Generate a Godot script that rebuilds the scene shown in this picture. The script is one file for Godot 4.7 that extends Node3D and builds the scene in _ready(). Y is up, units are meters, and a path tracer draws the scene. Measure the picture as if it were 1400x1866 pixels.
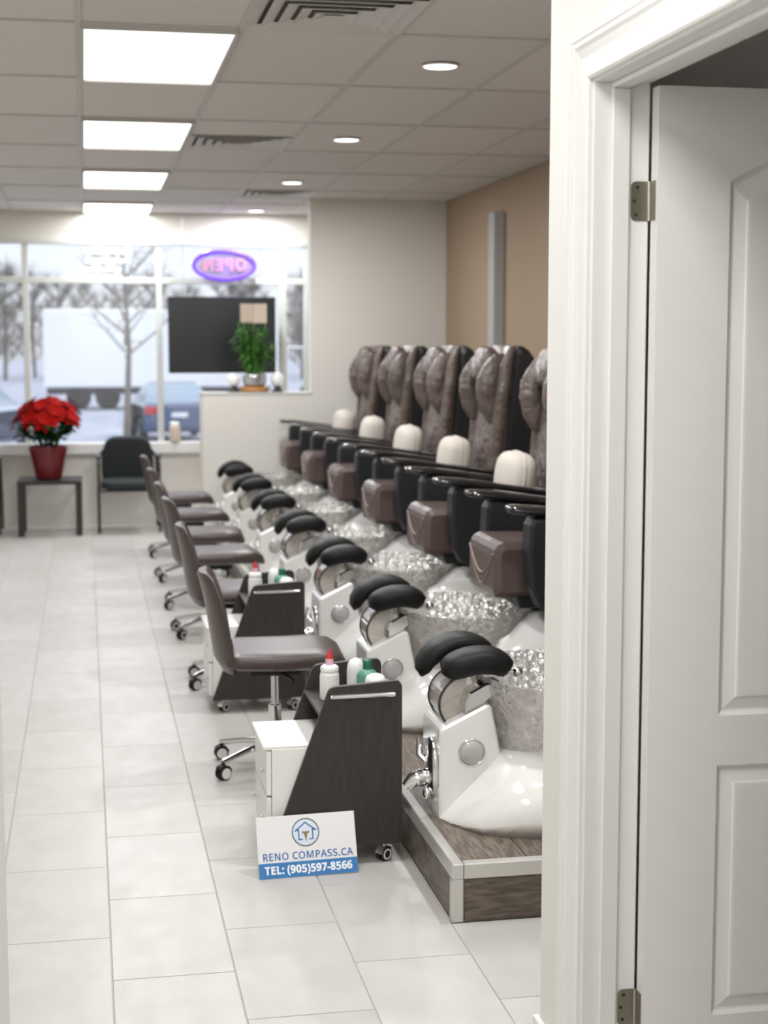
extends Node3D
# A nail salon: seen from a corridor past an open white door. X runs right, Y up, depth d runs away from the camera (z = -d).

const PLATFORM_TOP := 0.17
const CEILING := 2.838
const GRID := 0.6096
const FIRST_STATION := 4.725
const STATION_STEP := 1.275

var M := {}
var used := {}
var rng := RandomNumberGenerator.new()

# ------------------------------------------------------------------ shapes
class Shape:
	var v := PackedVector3Array()
	var n := PackedVector3Array()
	var tf := Transform3D()

	func add(tris: PackedVector3Array, smooth := false) -> void:
		if tris.is_empty():
			return
		var p := PackedVector3Array()
		p.resize(tris.size())
		var c := Vector3.ZERO
		for i in tris.size():
			p[i] = tf * tris[i]
			c += p[i]
		c /= tris.size()
		var vol := 0.0
		for i in range(0, p.size(), 3):
			vol += (p[i] - c).dot((p[i + 1] - c).cross(p[i + 2] - c))
		if vol > 0.0:
			for i in range(0, p.size(), 3):
				var s := p[i + 1]
				p[i + 1] = p[i + 2]
				p[i + 2] = s
		var nn := PackedVector3Array()
		nn.resize(p.size())
		var sums := {}
		for i in range(0, p.size(), 3):
			var f := (p[i] - p[i + 2]).cross(p[i] - p[i + 1])
			if smooth:
				for j in 3:
					var key := (p[i + j] * 20000.0).round()
					sums[key] = sums.get(key, Vector3.ZERO) + f
			var u := f.normalized()
			nn[i] = u
			nn[i + 1] = u
			nn[i + 2] = u
		if smooth:
			for i in p.size():
				var s: Vector3 = sums[(p[i] * 20000.0).round()]
				if s.length() > 1e-12:
					nn[i] = s.normalized()
		v.append_array(p)
		n.append_array(nn)

	func quad(a: Vector3, b: Vector3, c: Vector3, d: Vector3, out: Vector3) -> void:
		var p := [tf * a, tf * b, tf * c, tf * d]
		var f: Vector3 = (p[0] - p[2]).cross(p[0] - p[1])
		var o := tf.basis * out
		if f.dot(o) < 0.0:
			p = [p[0], p[3], p[2], p[1]]
			f = -f
		f = f.normalized()
		for k in [0, 1, 2, 0, 2, 3]:
			v.append(p[k])
			n.append(f)

	func box(c: Vector3, size: Vector3, bevel := 0.0) -> void:
		var h := size * 0.5
		var b := minf(bevel, minf(h.x, minf(h.y, h.z)) * 0.98)
		var t := PackedVector3Array()
		if b <= 0.0:
			for ax in 3:
				for s in [-1.0, 1.0]:
					var q := []
					for k in [[-1, -1], [1, -1], [1, 1], [-1, 1]]:
						var w := Vector3.ZERO
						w[ax] = h[ax] * s
						w[(ax + 1) % 3] = h[(ax + 1) % 3] * k[0]
						w[(ax + 2) % 3] = h[(ax + 2) % 3] * k[1]
						q.append(c + w)
					quad(q[0], q[1], q[2], q[3], axis(ax) * s)
			return
		for ax in 3:
			var a1 := (ax + 1) % 3
			var a2 := (ax + 2) % 3
			for s in [-1.0, 1.0]:
				var q := []
				for k in [[-1, -1], [1, -1], [1, 1], [-1, 1]]:
					var w := Vector3.ZERO
					w[ax] = h[ax] * s
					w[a1] = (h[a1] - b) * k[0]
					w[a2] = (h[a2] - b) * k[1]
					q.append(c + w)
				quad(q[0], q[1], q[2], q[3], axis(ax) * s)
			for s1 in [-1.0, 1.0]:
				for s2 in [-1.0, 1.0]:
					var e := []
					for k in [[-1.0, 0], [1.0, 0], [1.0, 1], [-1.0, 1]]:
						var w := Vector3.ZERO
						w[ax] = (h[ax] - b) * k[0]
						w[a1] = (h[a1] - (b if k[1] else 0.0)) * s1
						w[a2] = (h[a2] - (0.0 if k[1] else b)) * s2
						e.append(c + w)
					quad(e[0], e[1], e[2], e[3], axis(a1) * s1 + axis(a2) * s2)
		for sx in [-1.0, 1.0]:
			for sy in [-1.0, 1.0]:
				for sz in [-1.0, 1.0]:
					var s3 := Vector3(sx, sy, sz)
					t = PackedVector3Array([c + (h - Vector3(0, b, b)) * s3, c + (h - Vector3(b, 0, b)) * s3, c + (h - Vector3(b, b, 0)) * s3])
					var f := (t[0] - t[2]).cross(t[0] - t[1])
					if f.dot(s3) < 0.0:
						t = PackedVector3Array([t[0], t[2], t[1]])
						f = -f
					for k in 3:
						v.append(tf * t[k])
						n.append((tf.basis * f).normalized())

	func axis(i: int) -> Vector3:
		return [Vector3.RIGHT, Vector3.UP, Vector3.BACK][i]

	func loft(rings: Array, closed := true, caps := true, smooth := true) -> void:
		var t := PackedVector3Array()
		for i in rings.size() - 1:
			var a: PackedVector3Array = rings[i]
			var b: PackedVector3Array = rings[i + 1]
			var m := a.size()
			for j in (m if closed else m - 1):
				var k := (j + 1) % m
				t.append_array([a[j], a[k], b[k], a[j], b[k], b[j]])
		if caps and closed and not smooth:
			cap_into(t, rings[0], false)
			cap_into(t, rings[-1], true)
			add(t, false)
			return
		if caps and closed:
			var body := t.size()
			cap_into(t, rings[0], false)
			cap_into(t, rings[-1], true)
			split_add(t, body)
			return
		add(t, smooth)

	func cap_into(t: PackedVector3Array, ring: PackedVector3Array, turn: bool) -> void:
		var c := Vector3.ZERO
		for p in ring:
			c += p
		c /= ring.size()
		for j in ring.size():
			var k := (j + 1) % ring.size()
			if turn:
				t.append_array([ring[j], ring[k], c])
			else:
				t.append_array([ring[k], ring[j], c])

	func split_add(t: PackedVector3Array, body: int) -> void:
		# one closed skin: the first triangles are smooth, the rest flat
		var c := Vector3.ZERO
		for p in t:
			c += p
		c /= t.size()
		var vol := 0.0
		for i in range(0, t.size(), 3):
			vol += (t[i] - c).dot((t[i + 1] - c).cross(t[i + 2] - c))
		var flip := vol > 0.0
		var sums := {}
		for i in range(0, t.size(), 3):
			if flip:
				var s := t[i + 1]
				t[i + 1] = t[i + 2]
				t[i + 2] = s
			if i < body:
				var f := (t[i] - t[i + 2]).cross(t[i] - t[i + 1])
				for j in 3:
					var key := (t[i + j] * 20000.0).round()
					sums[key] = sums.get(key, Vector3.ZERO) + f
		for i in range(0, t.size(), 3):
			var f := (t[i] - t[i + 2]).cross(t[i] - t[i + 1]).normalized()
			for j in 3:
				v.append(tf * t[i + j])
				var w: Vector3 = sums[(t[i + j] * 20000.0).round()].normalized() if i < body else f
				n.append((tf.basis * (w if w.length() > 0.5 else f)).normalized())

	func tube(path: Array, radius, sides := 10, caps := true, squash := 1.0) -> void:
		var rings := []
		var up := Vector3.UP
		for i in path.size():
			var d: Vector3 = (path[mini(i + 1, path.size() - 1)] - path[maxi(i - 1, 0)]).normalized()
			if absf(d.dot(up)) > 0.95:
				up = Vector3.RIGHT if absf(d.x) < 0.9 else Vector3.BACK
			var s := d.cross(up).normalized()
			up = s.cross(d).normalized()
			var r: float = radius[i] if radius is Array else radius
			var ring := PackedVector3Array()
			for k in sides:
				var a := TAU * k / sides
				ring.append(path[i] + s * cos(a) * r + up * sin(a) * r * squash)
			rings.append(ring)
		loft(rings, true, caps, true)

	func lathe(profile: Array, segs := 24, at := Vector3.ZERO, smooth := true) -> void:
		var rings := []
		for p in profile:
			var ring := PackedVector3Array()
			for k in segs:
				var a := TAU * k / segs
				ring.append(at + Vector3(cos(a) * p.x, p.y, sin(a) * p.x))
			rings.append(ring)
		loft(rings, true, true, smooth)

	func ball(c: Vector3, r: Vector3, segs := 14, e1 := 1.0, e2 := 1.0) -> void:
		# e below 1 makes a cushion, 1 an ellipsoid
		var rings := []
		var half := segs / 2
		for i in half + 1:
			var u := -PI / 2 + PI * i / half
			var ring := PackedVector3Array()
			var cu := sp(cos(u) if i > 0 and i < half else 0.02, e1)
			for k in segs:
				var a := TAU * (k + 0.5) / segs
				ring.append(c + Vector3(r.x * cu * sp(cos(a), e2), r.y * sp(sin(u), e1), r.z * cu * sp(sin(a), e2)))
			rings.append(ring)
		loft(rings, true, true, true)

	func sp(x: float, e: float) -> float:
		return signf(x) * pow(absf(x), e)

	func prism(poly: PackedVector2Array, z0: float, z1: float, bevel := 0.0, smooth := false) -> void:
		# polygon in x, y; thickness along z
		var lo := minf(z0, z1)
		var hi := maxf(z0, z1)
		var b := bevel
		var inner := inset(poly, b) if b > 0.0 else poly
		var t := PackedVector3Array()
		var tri := Geometry2D.triangulate_polygon(inner)
		for s in [lo, hi]:
			for i in range(0, tri.size(), 3):
				var q := [inner[tri[i]], inner[tri[i + 1]], inner[tri[i + 2]]]
				var a := Vector3(q[0].x, q[0].y, s)
				var bb := Vector3(q[1].x, q[1].y, s)
				var c := Vector3(q[2].x, q[2].y, s)
				var f := (a - c).cross(a - bb)
				if (f.z > 0.0) != (s == hi):
					t.append_array([a, c, bb])
				else:
					t.append_array([a, bb, c])
		for i in range(0, t.size(), 3):
			var f := (t[i] - t[i + 2]).cross(t[i] - t[i + 1]).normalized()
			for j in 3:
				v.append(tf * t[i + j])
				n.append((tf.basis * f).normalized())
		var rings := []
		var levels := [[poly, lo], [poly, hi]]
		if b > 0.0:
			levels = [[inner, lo], [poly, lo + b], [poly, hi - b], [inner, hi]]
		for l in levels:
			var ring := PackedVector3Array()
			for p in l[0]:
				ring.append(Vector3(p.x, p.y, l[1]))
			rings.append(ring)
		# side skin, oriented by the polygon's turning sense
		var area := 0.0
		for i in poly.size():
			var p := poly[i]
			var q := poly[(i + 1) % poly.size()]
			area += p.x * q.y - q.x * p.y
		var skin := PackedVector3Array()
		for i in rings.size() - 1:
			var a: PackedVector3Array = rings[i]
			var c: PackedVector3Array = rings[i + 1]
			for j in a.size():
				var k := (j + 1) % a.size()
				if area > 0.0:
					skin.append_array([a[j], c[k], a[k], a[j], c[j], c[k]])
				else:
					skin.append_array([a[j], a[k], c[k], a[j], c[k], c[j]])
		var sums := {}
		if smooth:
			for i in range(0, skin.size(), 3):
				var f := (skin[i] - skin[i + 2]).cross(skin[i] - skin[i + 1])
				for j in 3:
					var key := (skin[i + j] * 20000.0).round()
					sums[key] = sums.get(key, Vector3.ZERO) + f
		for i in range(0, skin.size(), 3):
			var f := (skin[i] - skin[i + 2]).cross(skin[i] - skin[i + 1]).normalized()
			for j in 3:
				v.append(tf * skin[i + j])
				var w: Vector3 = (sums[(skin[i + j] * 20000.0).round()] as Vector3).normalized() if smooth else f
				n.append((tf.basis * w).normalized())

	func inset(poly: PackedVector2Array, b: float) -> PackedVector2Array:
		var area := 0.0
		for i in poly.size():
			area += poly[i].cross(poly[(i + 1) % poly.size()])
		var sgn := 1.0 if area > 0.0 else -1.0
		var r := PackedVector2Array()
		for i in poly.size():
			var p := poly[i]
			var d0 := (p - poly[(i - 1 + poly.size()) % poly.size()]).normalized()
			var d1 := (poly[(i + 1) % poly.size()] - p).normalized()
			var n0 := Vector2(-d0.y, d0.x) * sgn
			var n1 := Vector2(-d1.y, d1.x) * sgn
			var m := (n0 + n1).normalized()
			r.append(p + m * b / maxf(0.35, m.dot(n0)))
		return r

	func mesh() -> ArrayMesh:
		var a := []
		a.resize(Mesh.ARRAY_MAX)
		a[Mesh.ARRAY_VERTEX] = v
		a[Mesh.ARRAY_NORMAL] = n
		var m := ArrayMesh.new()
		m.add_surface_from_arrays(Mesh.PRIMITIVE_TRIANGLES, a)
		return m

# ------------------------------------------------------------------ nodes
func V(x: float, y: float, d: float) -> Vector3:
	return Vector3(x, y, -d)

func numbered(called: String) -> String:
	used[called] = used.get(called, -1) + 1
	return called if used[called] == 0 else "%s_%03d" % [called, used[called]]

func tag(o: Node, label: String, category: String, group := "") -> Node:
	o.set_meta("label", label)
	o.set_meta("category", category)
	if group:
		o.set_meta("group", group)
	return o

func thing(called: String, label: String, category: String, at := Vector3.ZERO, turn := 0.0, group := "") -> Node3D:
	var o := Node3D.new()
	o.name = numbered(called)
	add_child(o)
	o.position = at
	o.rotation.y = turn
	tag(o, label, category, group)
	return o

func put(parent: Node, called: String, s, m: Material, at := Vector3.ZERO) -> MeshInstance3D:
	var o := MeshInstance3D.new()
	o.mesh = s.mesh() if s is Shape else s
	o.material_override = m
	o.name = called
	o.position = at
	o.cast_shadow = GeometryInstance3D.SHADOW_CASTING_SETTING_ON
	parent.add_child(o, true)
	return o

func structure(called: String, s, m: Material, label := "") -> Node3D:
	var o: Node3D
	if s == null:
		o = Node3D.new()
		o.name = called
		add_child(o)
	else:
		o = put(self, called, s, m)
	o.set_meta("kind", "structure")
	if label:
		o.set_meta("label", label)
	return o

func copy(o: Node3D, label: String, at: Vector3, turn := 0.0) -> Node3D:
	var c: Node3D = o.duplicate()
	c.name = numbered(String(o.name).get_slice("_00", 0))
	add_child(c)
	c.position = at
	c.rotation.y = turn
	c.set_meta("label", label)
	return c

func block(x0: float, x1: float, y0: float, y1: float, d0: float, d1: float, bevel := 0.0) -> Shape:
	var s := Shape.new()
	s.box(V((x0 + x1) / 2, (y0 + y1) / 2, (d0 + d1) / 2), Vector3(x1 - x0, y1 - y0, d1 - d0), bevel)
	return s

# ------------------------------------------------------------------ materials
func srgb(r: int, g: int, b: int) -> Color:
	return Color8(r, g, b)

func plain(called: String, c: Color, rough := 0.6, metal := 0.0) -> StandardMaterial3D:
	var m := StandardMaterial3D.new()
	m.resource_name = called
	m.albedo_color = c
	m.roughness = rough
	m.metallic = metal
	M[called] = m
	return m

func noise_tex(freq: float, lo: Color, hi: Color, seed_: int, kind := FastNoiseLite.TYPE_SIMPLEX_SMOOTH, size := 256, octaves := 4) -> NoiseTexture2D:
	var f := FastNoiseLite.new()
	f.noise_type = kind
	f.frequency = freq
	f.seed = seed_
	f.fractal_octaves = octaves
	var g := Gradient.new()
	g.set_color(0, lo)
	g.set_color(1, hi)
	var t := NoiseTexture2D.new()
	t.width = size
	t.height = size
	t.seamless = true
	t.noise = f
	t.color_ramp = g
	return t

func normal_tex(freq: float, strength: float, seed_: int, kind := FastNoiseLite.TYPE_SIMPLEX_SMOOTH, octaves := 3, size := 256) -> NoiseTexture2D:
	var f := FastNoiseLite.new()
	f.noise_type = kind
	f.frequency = freq
	f.seed = seed_
	f.fractal_octaves = octaves
	var t := NoiseTexture2D.new()
	t.width = size
	t.height = size
	t.seamless = true
	t.as_normal_map = true
	t.bump_strength = strength
	t.noise = f
	return t

func grain(m: StandardMaterial3D, tex: Texture2D, scale: Vector3, world := true) -> void:
	m.albedo_texture = tex
	m.uv1_triplanar = true
	m.uv1_world_triplanar = world
	m.uv1_scale = scale

func relief(m: StandardMaterial3D, tex: Texture2D, amount: float, scale: Vector3, world := false) -> void:
	m.normal_enabled = true
	m.normal_texture = tex
	m.normal_scale = amount
	m.uv1_triplanar = true
	m.uv1_world_triplanar = world
	m.uv1_scale = scale

func glass(called: String, c: Color, alpha: float, rough := 0.03, metal := 0.0) -> StandardMaterial3D:
	var m := plain(called, Color(c.r, c.g, c.b, alpha), rough, metal)
	m.transparency = BaseMaterial3D.TRANSPARENCY_ALPHA
	return m

func glow(called: String, c: Color, energy: float) -> StandardMaterial3D:
	var m := plain(called, srgb(235, 235, 232), 0.5)
	m.emission_enabled = true
	m.emission = c
	m.emission_energy_multiplier = energy
	return m

func make_materials() -> void:
	plain("white_paint", srgb(229, 227, 224), 0.38)
	plain("door_paint", srgb(236, 232, 227), 0.36)
	plain("wall_paint", srgb(222, 218, 210), 0.75)
	plain("corridor_paint", srgb(226, 224, 219), 0.7)
	plain("tan_paint", srgb(164, 143, 120), 0.8)
	for w in ["wall_paint", "corridor_paint", "tan_paint"]:
		relief(M[w], normal_tex(0.09, 1.5, 11), 0.12, Vector3.ONE * 3.0, true)
	# floor tiles: three tones of a pale porcelain with faint linen streaks
	var tones := [srgb(196, 193, 188), srgb(192, 189, 184), srgb(199, 196, 192)]
	for i in 3:
		var m := plain("floor_tile_%d" % i, tones[i], 0.2)
		grain(m, noise_tex(0.02, Color(0.955, 0.95, 0.945), Color(1, 1, 1), 5 + i, FastNoiseLite.TYPE_SIMPLEX_SMOOTH, 256, 5), Vector3(1.3, 1.3, 0.8))
		m.roughness_texture = noise_tex(0.03, Color(0.75, 0.75, 0.75), Color(1, 1, 1), 21, FastNoiseLite.TYPE_SIMPLEX_SMOOTH, 256, 4)
		m.roughness = 0.44
		m.metallic_specular = 0.36
	plain("grout", srgb(184, 180, 173), 0.85)
	for i in 2:
		var m := plain("ceiling_tile_%d" % i, [srgb(218, 214, 208), srgb(214, 210, 204)][i], 0.92)
		relief(m, normal_tex(0.14, 4.0, 9), 0.35, Vector3.ONE * 3.0, true)
	plain("ceiling_grid", srgb(196, 192, 186), 0.55)
	plain("vent_paint", srgb(206, 202, 196), 0.5)
	glow("light_panel", Color(1, 1, 0.985), 2.2)
	glow("downlight_glow", Color(1, 0.99, 0.97), 3.0)
	# platform cladding
	for i in 3:
		var m := plain("wood_tile_%d" % i, [srgb(136, 123, 110), srgb(124, 112, 100), srgb(146, 133, 120)][i], 0.45)
		grain(m, noise_tex(0.035, Color(0.5, 0.48, 0.46), Color(1, 1, 1), 31 + i, FastNoiseLite.TYPE_SIMPLEX_SMOOTH, 512, 5), [Vector3(0.8, 3.2, 0.45), Vector3(0.45, 3.2, 0.8), Vector3(3.2, 3.2, 0.45)][i])
	plain("aluminium_trim", srgb(205, 203, 198), 0.32, 0.55)
	# fixtures
	var acr := plain("white_acrylic", srgb(226, 224, 220), 0.12)
	acr.clearcoat_enabled = true
	acr.clearcoat = 0.6
	acr.clearcoat_roughness = 0.05
	var bowl := glass("crackle_glass", srgb(228, 226, 223), 0.6, 0.08, 0.42)
	relief(bowl, normal_tex(0.045, 11.0, 3, FastNoiseLite.TYPE_CELLULAR, 2), 1.4, Vector3.ONE * 3.0)
	bowl.albedo_texture = noise_tex(0.045, Color(0.8, 0.785, 0.765), Color(1, 1, 1), 3, FastNoiseLite.TYPE_CELLULAR, 256, 2)
	glass("clear_glass", srgb(235, 240, 240), 0.06, 0.02)
	glass("guard_glass", srgb(196, 186, 174), 0.25, 0.05, 0.15)
	plain("chrome", srgb(222, 222, 222), 0.08, 1.0)
	plain("brushed_steel", srgb(190, 188, 184), 0.3, 0.9)
	plain("black_rubber", srgb(22, 22, 22), 0.5).metallic_specular = 0.35
	plain("grey_dome", srgb(172, 170, 167), 0.15)
	var gloss := plain("gloss_black", srgb(20, 20, 22), 0.1)
	gloss.clearcoat_enabled = true
	gloss.clearcoat = 0.6
	gloss.clearcoat_roughness = 0.04
	plain("matt_black", srgb(24, 25, 27), 0.5)
	for spec in [["stool_leather", srgb(70, 58, 54), 0.32], ["chair_leather", srgb(102, 90, 84), 0.3], ["pad_leather", srgb(90, 75, 71), 0.28]]:
		var l := plain(spec[0], spec[1], spec[2])
		relief(l, normal_tex(0.11, 3.0, 17, FastNoiseLite.TYPE_CELLULAR, 2), 0.25, Vector3.ONE * 6.0)
	relief(M.chair_leather, normal_tex(0.018, 9.0, 23, FastNoiseLite.TYPE_SIMPLEX_SMOOTH, 4), 0.8, Vector3.ONE * 2.2)
	plain("stitching", srgb(150, 130, 122), 0.6)
	var cream := plain("cream_cloth", srgb(208, 200, 190), 0.85)
	relief(cream, normal_tex(0.2, 2.0, 4), 0.2, Vector3.ONE * 8.0)
	plain("white_laminate", srgb(232, 230, 225), 0.3)
	var wenge := plain("dark_wood", srgb(57, 50, 47), 0.5)
	grain(wenge, noise_tex(0.06, Color(0.7, 0.68, 0.66), Color(1, 1, 1), 44, FastNoiseLite.TYPE_SIMPLEX_SMOOTH, 256, 5), Vector3(6.0, 0.4, 6.0))
	plain("nickel", srgb(150, 143, 128), 0.36, 0.8)
	plain("screw_hole", srgb(60, 54, 46), 0.6, 0.5)
	plain("sign_white", srgb(226, 225, 224), 0.5)
	plain("sign_blue", srgb(52, 118, 178), 0.5)
	plain("print_blue", srgb(58, 104, 168), 0.6)
	plain("print_grey", srgb(92, 100, 106), 0.6)
	plain("print_gold", srgb(132, 112, 72), 0.6)
	plain("print_white", srgb(240, 242, 244), 0.6)
	plain("print_pale", srgb(212, 222, 232), 0.6)
	plain("bottle_white", srgb(232, 232, 228), 0.35)
	plain("cap_red", srgb(196, 42, 46), 0.4)
	plain("cap_pink", srgb(226, 176, 190), 0.4)
	plain("bottle_green", srgb(96, 152, 132), 0.3)
	plain("cap_green", srgb(26, 104, 76), 0.35)
	plain("window_frame", srgb(206, 208, 202), 0.4)
	glass("window_glass", srgb(240, 245, 248), 0.03, 0.0)
	plain("screen_black", srgb(24, 26, 28), 0.25)
	plain("table_dark", srgb(40, 34, 30), 0.45)
	plain("guest_cloth", srgb(34, 40, 40), 0.75)
	plain("pot_red", srgb(104, 26, 30), 0.3)
	plain("soil", srgb(52, 40, 32), 0.95)
	for spec in [["leaf_red", srgb(154, 22, 18)], ["leaf_green", srgb(38, 66, 40)], ["bamboo_green", srgb(84, 132, 58)], ["bamboo_dark", srgb(52, 92, 44)]]:
		var l := plain(spec[0], spec[1], 0.5)
		l.backlight_enabled = true
		l.backlight = spec[1] * 0.4
		l.metallic_specular = 0.12
	plain("silver_vase", srgb(190, 190, 192), 0.2, 0.7)
	plain("orange_wood", srgb(176, 124, 70), 0.5)
	plain("paper_beige", srgb(206, 188, 172), 0.8)
	plain("white_ceramic", srgb(240, 240, 238), 0.15)
	glow("neon_purple", Color(0.42, 0.2, 0.95), 0.75)
	M.neon_purple.albedo_color = srgb(70, 48, 120)
	glow("neon_pink", Color(0.9, 0.6, 0.72), 0.6)
	M.neon_pink.albedo_color = srgb(120, 84, 110)
	glass("sign_board", srgb(120, 96, 150), 0.5, 0.1)
	plain("duct_white", srgb(174, 174, 173), 0.4)
	# outside
	plain("asphalt_snow", srgb(190, 194, 204), 0.9)
	grain(M.asphalt_snow, noise_tex(0.02, Color(0.75, 0.76, 0.8), Color(1, 1, 1), 70, FastNoiseLite.TYPE_SIMPLEX_SMOOTH, 256, 5), Vector3.ONE * 0.08)
	plain("truck_white", srgb(240, 241, 243), 0.4)
	plain("truck_dark", srgb(58, 60, 72), 0.7)
	plain("bark", srgb(120, 112, 103), 0.9)
	plain("car_blue", srgb(84, 96, 126), 0.25, 0.3)
	plain("car_silver", srgb(176, 186, 206), 0.25, 0.3)
	plain("car_glass", srgb(150, 168, 184), 0.08)
	plain("tail_red", srgb(190, 40, 52), 0.25)
	plain("tyre", srgb(36, 37, 42), 0.8)

# ------------------------------------------------------------------ room
func build_camera() -> void:
	var cam := Camera3D.new()
	cam.name = "camera"
	add_child(cam)
	cam.position = Vector3(0, 1.64, 0)
	cam.rotation = Vector3(-0.1069, -0.1897, 0)
	cam.keep_aspect = Camera3D.KEEP_HEIGHT
	cam.near = 0.05
	cam.far = 600.0
	cam.fov = rad_to_deg(2.0 * atan(933.0 / 2827.0))
	var at := CameraAttributesPhysical.new()
	at.frustum_focal_length = 24.0 / (2.0 * 933.0 / 2827.0)
	at.frustum_focus_distance = 4.0
	at.exposure_aperture = 2.45
	cam.attributes = at
	cam.fov = rad_to_deg(2.0 * atan(933.0 / 2827.0))
	cam.current = true

func build_world() -> void:
	var env := Environment.new()
	env.background_mode = Environment.BG_SKY
	var sky := Sky.new()
	var sm := ProceduralSkyMaterial.new()
	sm.sky_top_color = Color(1.06, 1.09, 1.14)
	sm.sky_horizon_color = Color(0.80, 0.825, 0.865)
	sm.sky_curve = 0.25
	sm.ground_bottom_color = Color(0.62, 0.64, 0.68)
	sm.ground_horizon_color = Color(0.80, 0.82, 0.86)
	sm.sky_energy_multiplier = 1.1
	sm.ground_energy_multiplier = 1.0
	sky.sky_material = sm
	env.sky = sky
	env.tonemap_mode = Environment.TONE_MAPPER_LINEAR
	env.tonemap_exposure = 1.2
	env.sdfgi_enabled = true
	env.ssao_enabled = true
	env.ssil_enabled = true
	var we := WorldEnvironment.new()
	we.name = "surroundings"
	we.environment = env
	add_child(we)

const PANEL_ENERGY := 2.15
const DOWNLIGHT_ENERGY := 2.1
const LIGHT_FAR := [-0.047, 2.391, 4.829, 7.267, 9.705, 12.144, 14.4]

func build_ceiling_lights() -> void:
	var names := ["at the closed end of the corridor", "above the corridor beside the white door", "above the floor just past the corridor", "fourth in the row from the shop window", "third in the row from the shop window", "second in the row from the shop window", "against the wall over the shop window"]
	for i in LIGHT_FAR.size():
		var d1: float = LIGHT_FAR[i]
		var d0: float = d1 - 2.0 * GRID + (0.19 if i == 6 else 0.0)
		var o := thing("ceiling_light_panel", "flat white ceiling light panel " + names[i], "ceiling light", V(GRID / 2, CEILING - 0.02, (d0 + d1) / 2), 0.0, "ceiling light panels in a row")
		var L := d1 - d0
		var fr := Shape.new()
		for s in [-1.0, 1.0]:
			fr.box(Vector3(s * (GRID / 2 - 0.014), 0.008, 0), Vector3(0.016, 0.02, L - 0.012), 0.002)
			fr.box(Vector3(0, 0.008, s * (L / 2 - 0.014)), Vector3(GRID - 0.044, 0.02, 0.016), 0.002)
		put(o, "frame", fr, M.ceiling_grid)
		var df := Shape.new()
		df.box(Vector3(0, 0.012, 0), Vector3(GRID - 0.045, 0.008, L - 0.045))
		put(o, "diffuser", df, M.light_panel)
		var a := AreaLight3D.new()
		a.name = "panel_glow"
		a.area_size = Vector2(GRID - 0.05, L - 0.05)
		a.light_energy = PANEL_ENERGY * (L / (2 * GRID))
		a.light_color = Color(0.98, 0.99, 1.0)
		a.shadow_enabled = true
		a.area_range = 20.0
		a.area_attenuation = 2.0
		a.rotation = Vector3(-PI / 2, 0, 0)
		a.position = Vector3(0, -0.006, 0)
		o.add_child(a)
	var k := 0
	for d in [4.22, 6.658, 9.096, 11.534, 13.97]:
		var where: String = ["over the open end of the platform", "fourth in line from the shop window", "third in line from the shop window", "second in line from the shop window", "first in line beside the shop window"][k]
		k += 1
		var o := thing("recessed_downlight", "small round recessed downlight " + where, "downlight", V(1.524, CEILING - 0.004, d), 0.0, "round downlights over the pedicure row")
		var ring := Shape.new()
		ring.lathe([Vector2(0.082, 0.0), Vector2(0.082, -0.004), Vector2(0.076, -0.007), Vector2(0.071, -0.004), Vector2(0.071, 0.0)], 28)
		put(o, "trim_ring", ring, M.white_paint)
		var disc := Shape.new()
		disc.lathe([Vector2(0.07, -0.0005), Vector2(0.069, -0.005), Vector2(0.001, -0.0065)], 28)
		put(o, "lens", disc, M.downlight_glow)
		var s := AreaLight3D.new()
		s.name = "downlight_beam"
		s.area_size = Vector2(0.12, 0.12)
		s.light_energy = DOWNLIGHT_ENERGY
		s.light_color = Color(0.99, 0.99, 1.0)
		s.area_range = 20.0
		s.area_attenuation = 2.0
		s.shadow_enabled = true
		s.rotation = Vector3(-PI / 2, 0, 0)
		s.position = Vector3(0, -0.014, 0)
		o.add_child(s)

const TILE_W := 0.319
const TILE_L := 0.6
const TILE_X := 0.038
const TILE_D := 3.94

func build_floor() -> void:
	var f := structure("floor", block(-2.4, 3.2, -0.12, -0.0035, -1.7, 14.6), M.grout, "pale porcelain tiled floor in a half running bond")
	var full := Shape.new()
	full.box(Vector3.ZERO, Vector3(TILE_W - 0.004, 0.008, TILE_L - 0.004), 0.0012)
	var mesh := full.mesh()
	rng.seed = 8
	for c in range(-7, 9):
		var x0 := TILE_X + c * TILE_W
		var n := -7
		while true:
			var d0 := TILE_D + n * TILE_L + (0.3 if posmod(c, 2) == 1 else 0.0)
			n += 1
			var d1 := d0 + TILE_L
			if d0 > 14.38:
				break
			if c > 2 and (d0 < 3.0 or d0 > 4.2):
				continue
			if c < -1 and d1 < 3.1:
				continue
			if d1 < -0.2:
				continue
			var mat: Material = M["floor_tile_%d" % rng.randi_range(0, 2)]
			if d1 > 14.4 or (c > 2 and d1 > 4.165):
				var lim := 4.165 if c > 2 else 14.4
				d1 = lim
				var cut := Shape.new()
				cut.box(Vector3.ZERO, Vector3(TILE_W - 0.004, 0.008, d1 - d0 - 0.004), 0.0012)
				put(f, "tile", cut, mat, V(x0 + TILE_W / 2, -0.004, (d0 + d1) / 2))
			else:
				put(f, "tile", mesh, mat, V(x0 + TILE_W / 2, -0.004, (d0 + d1) / 2))

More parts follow.
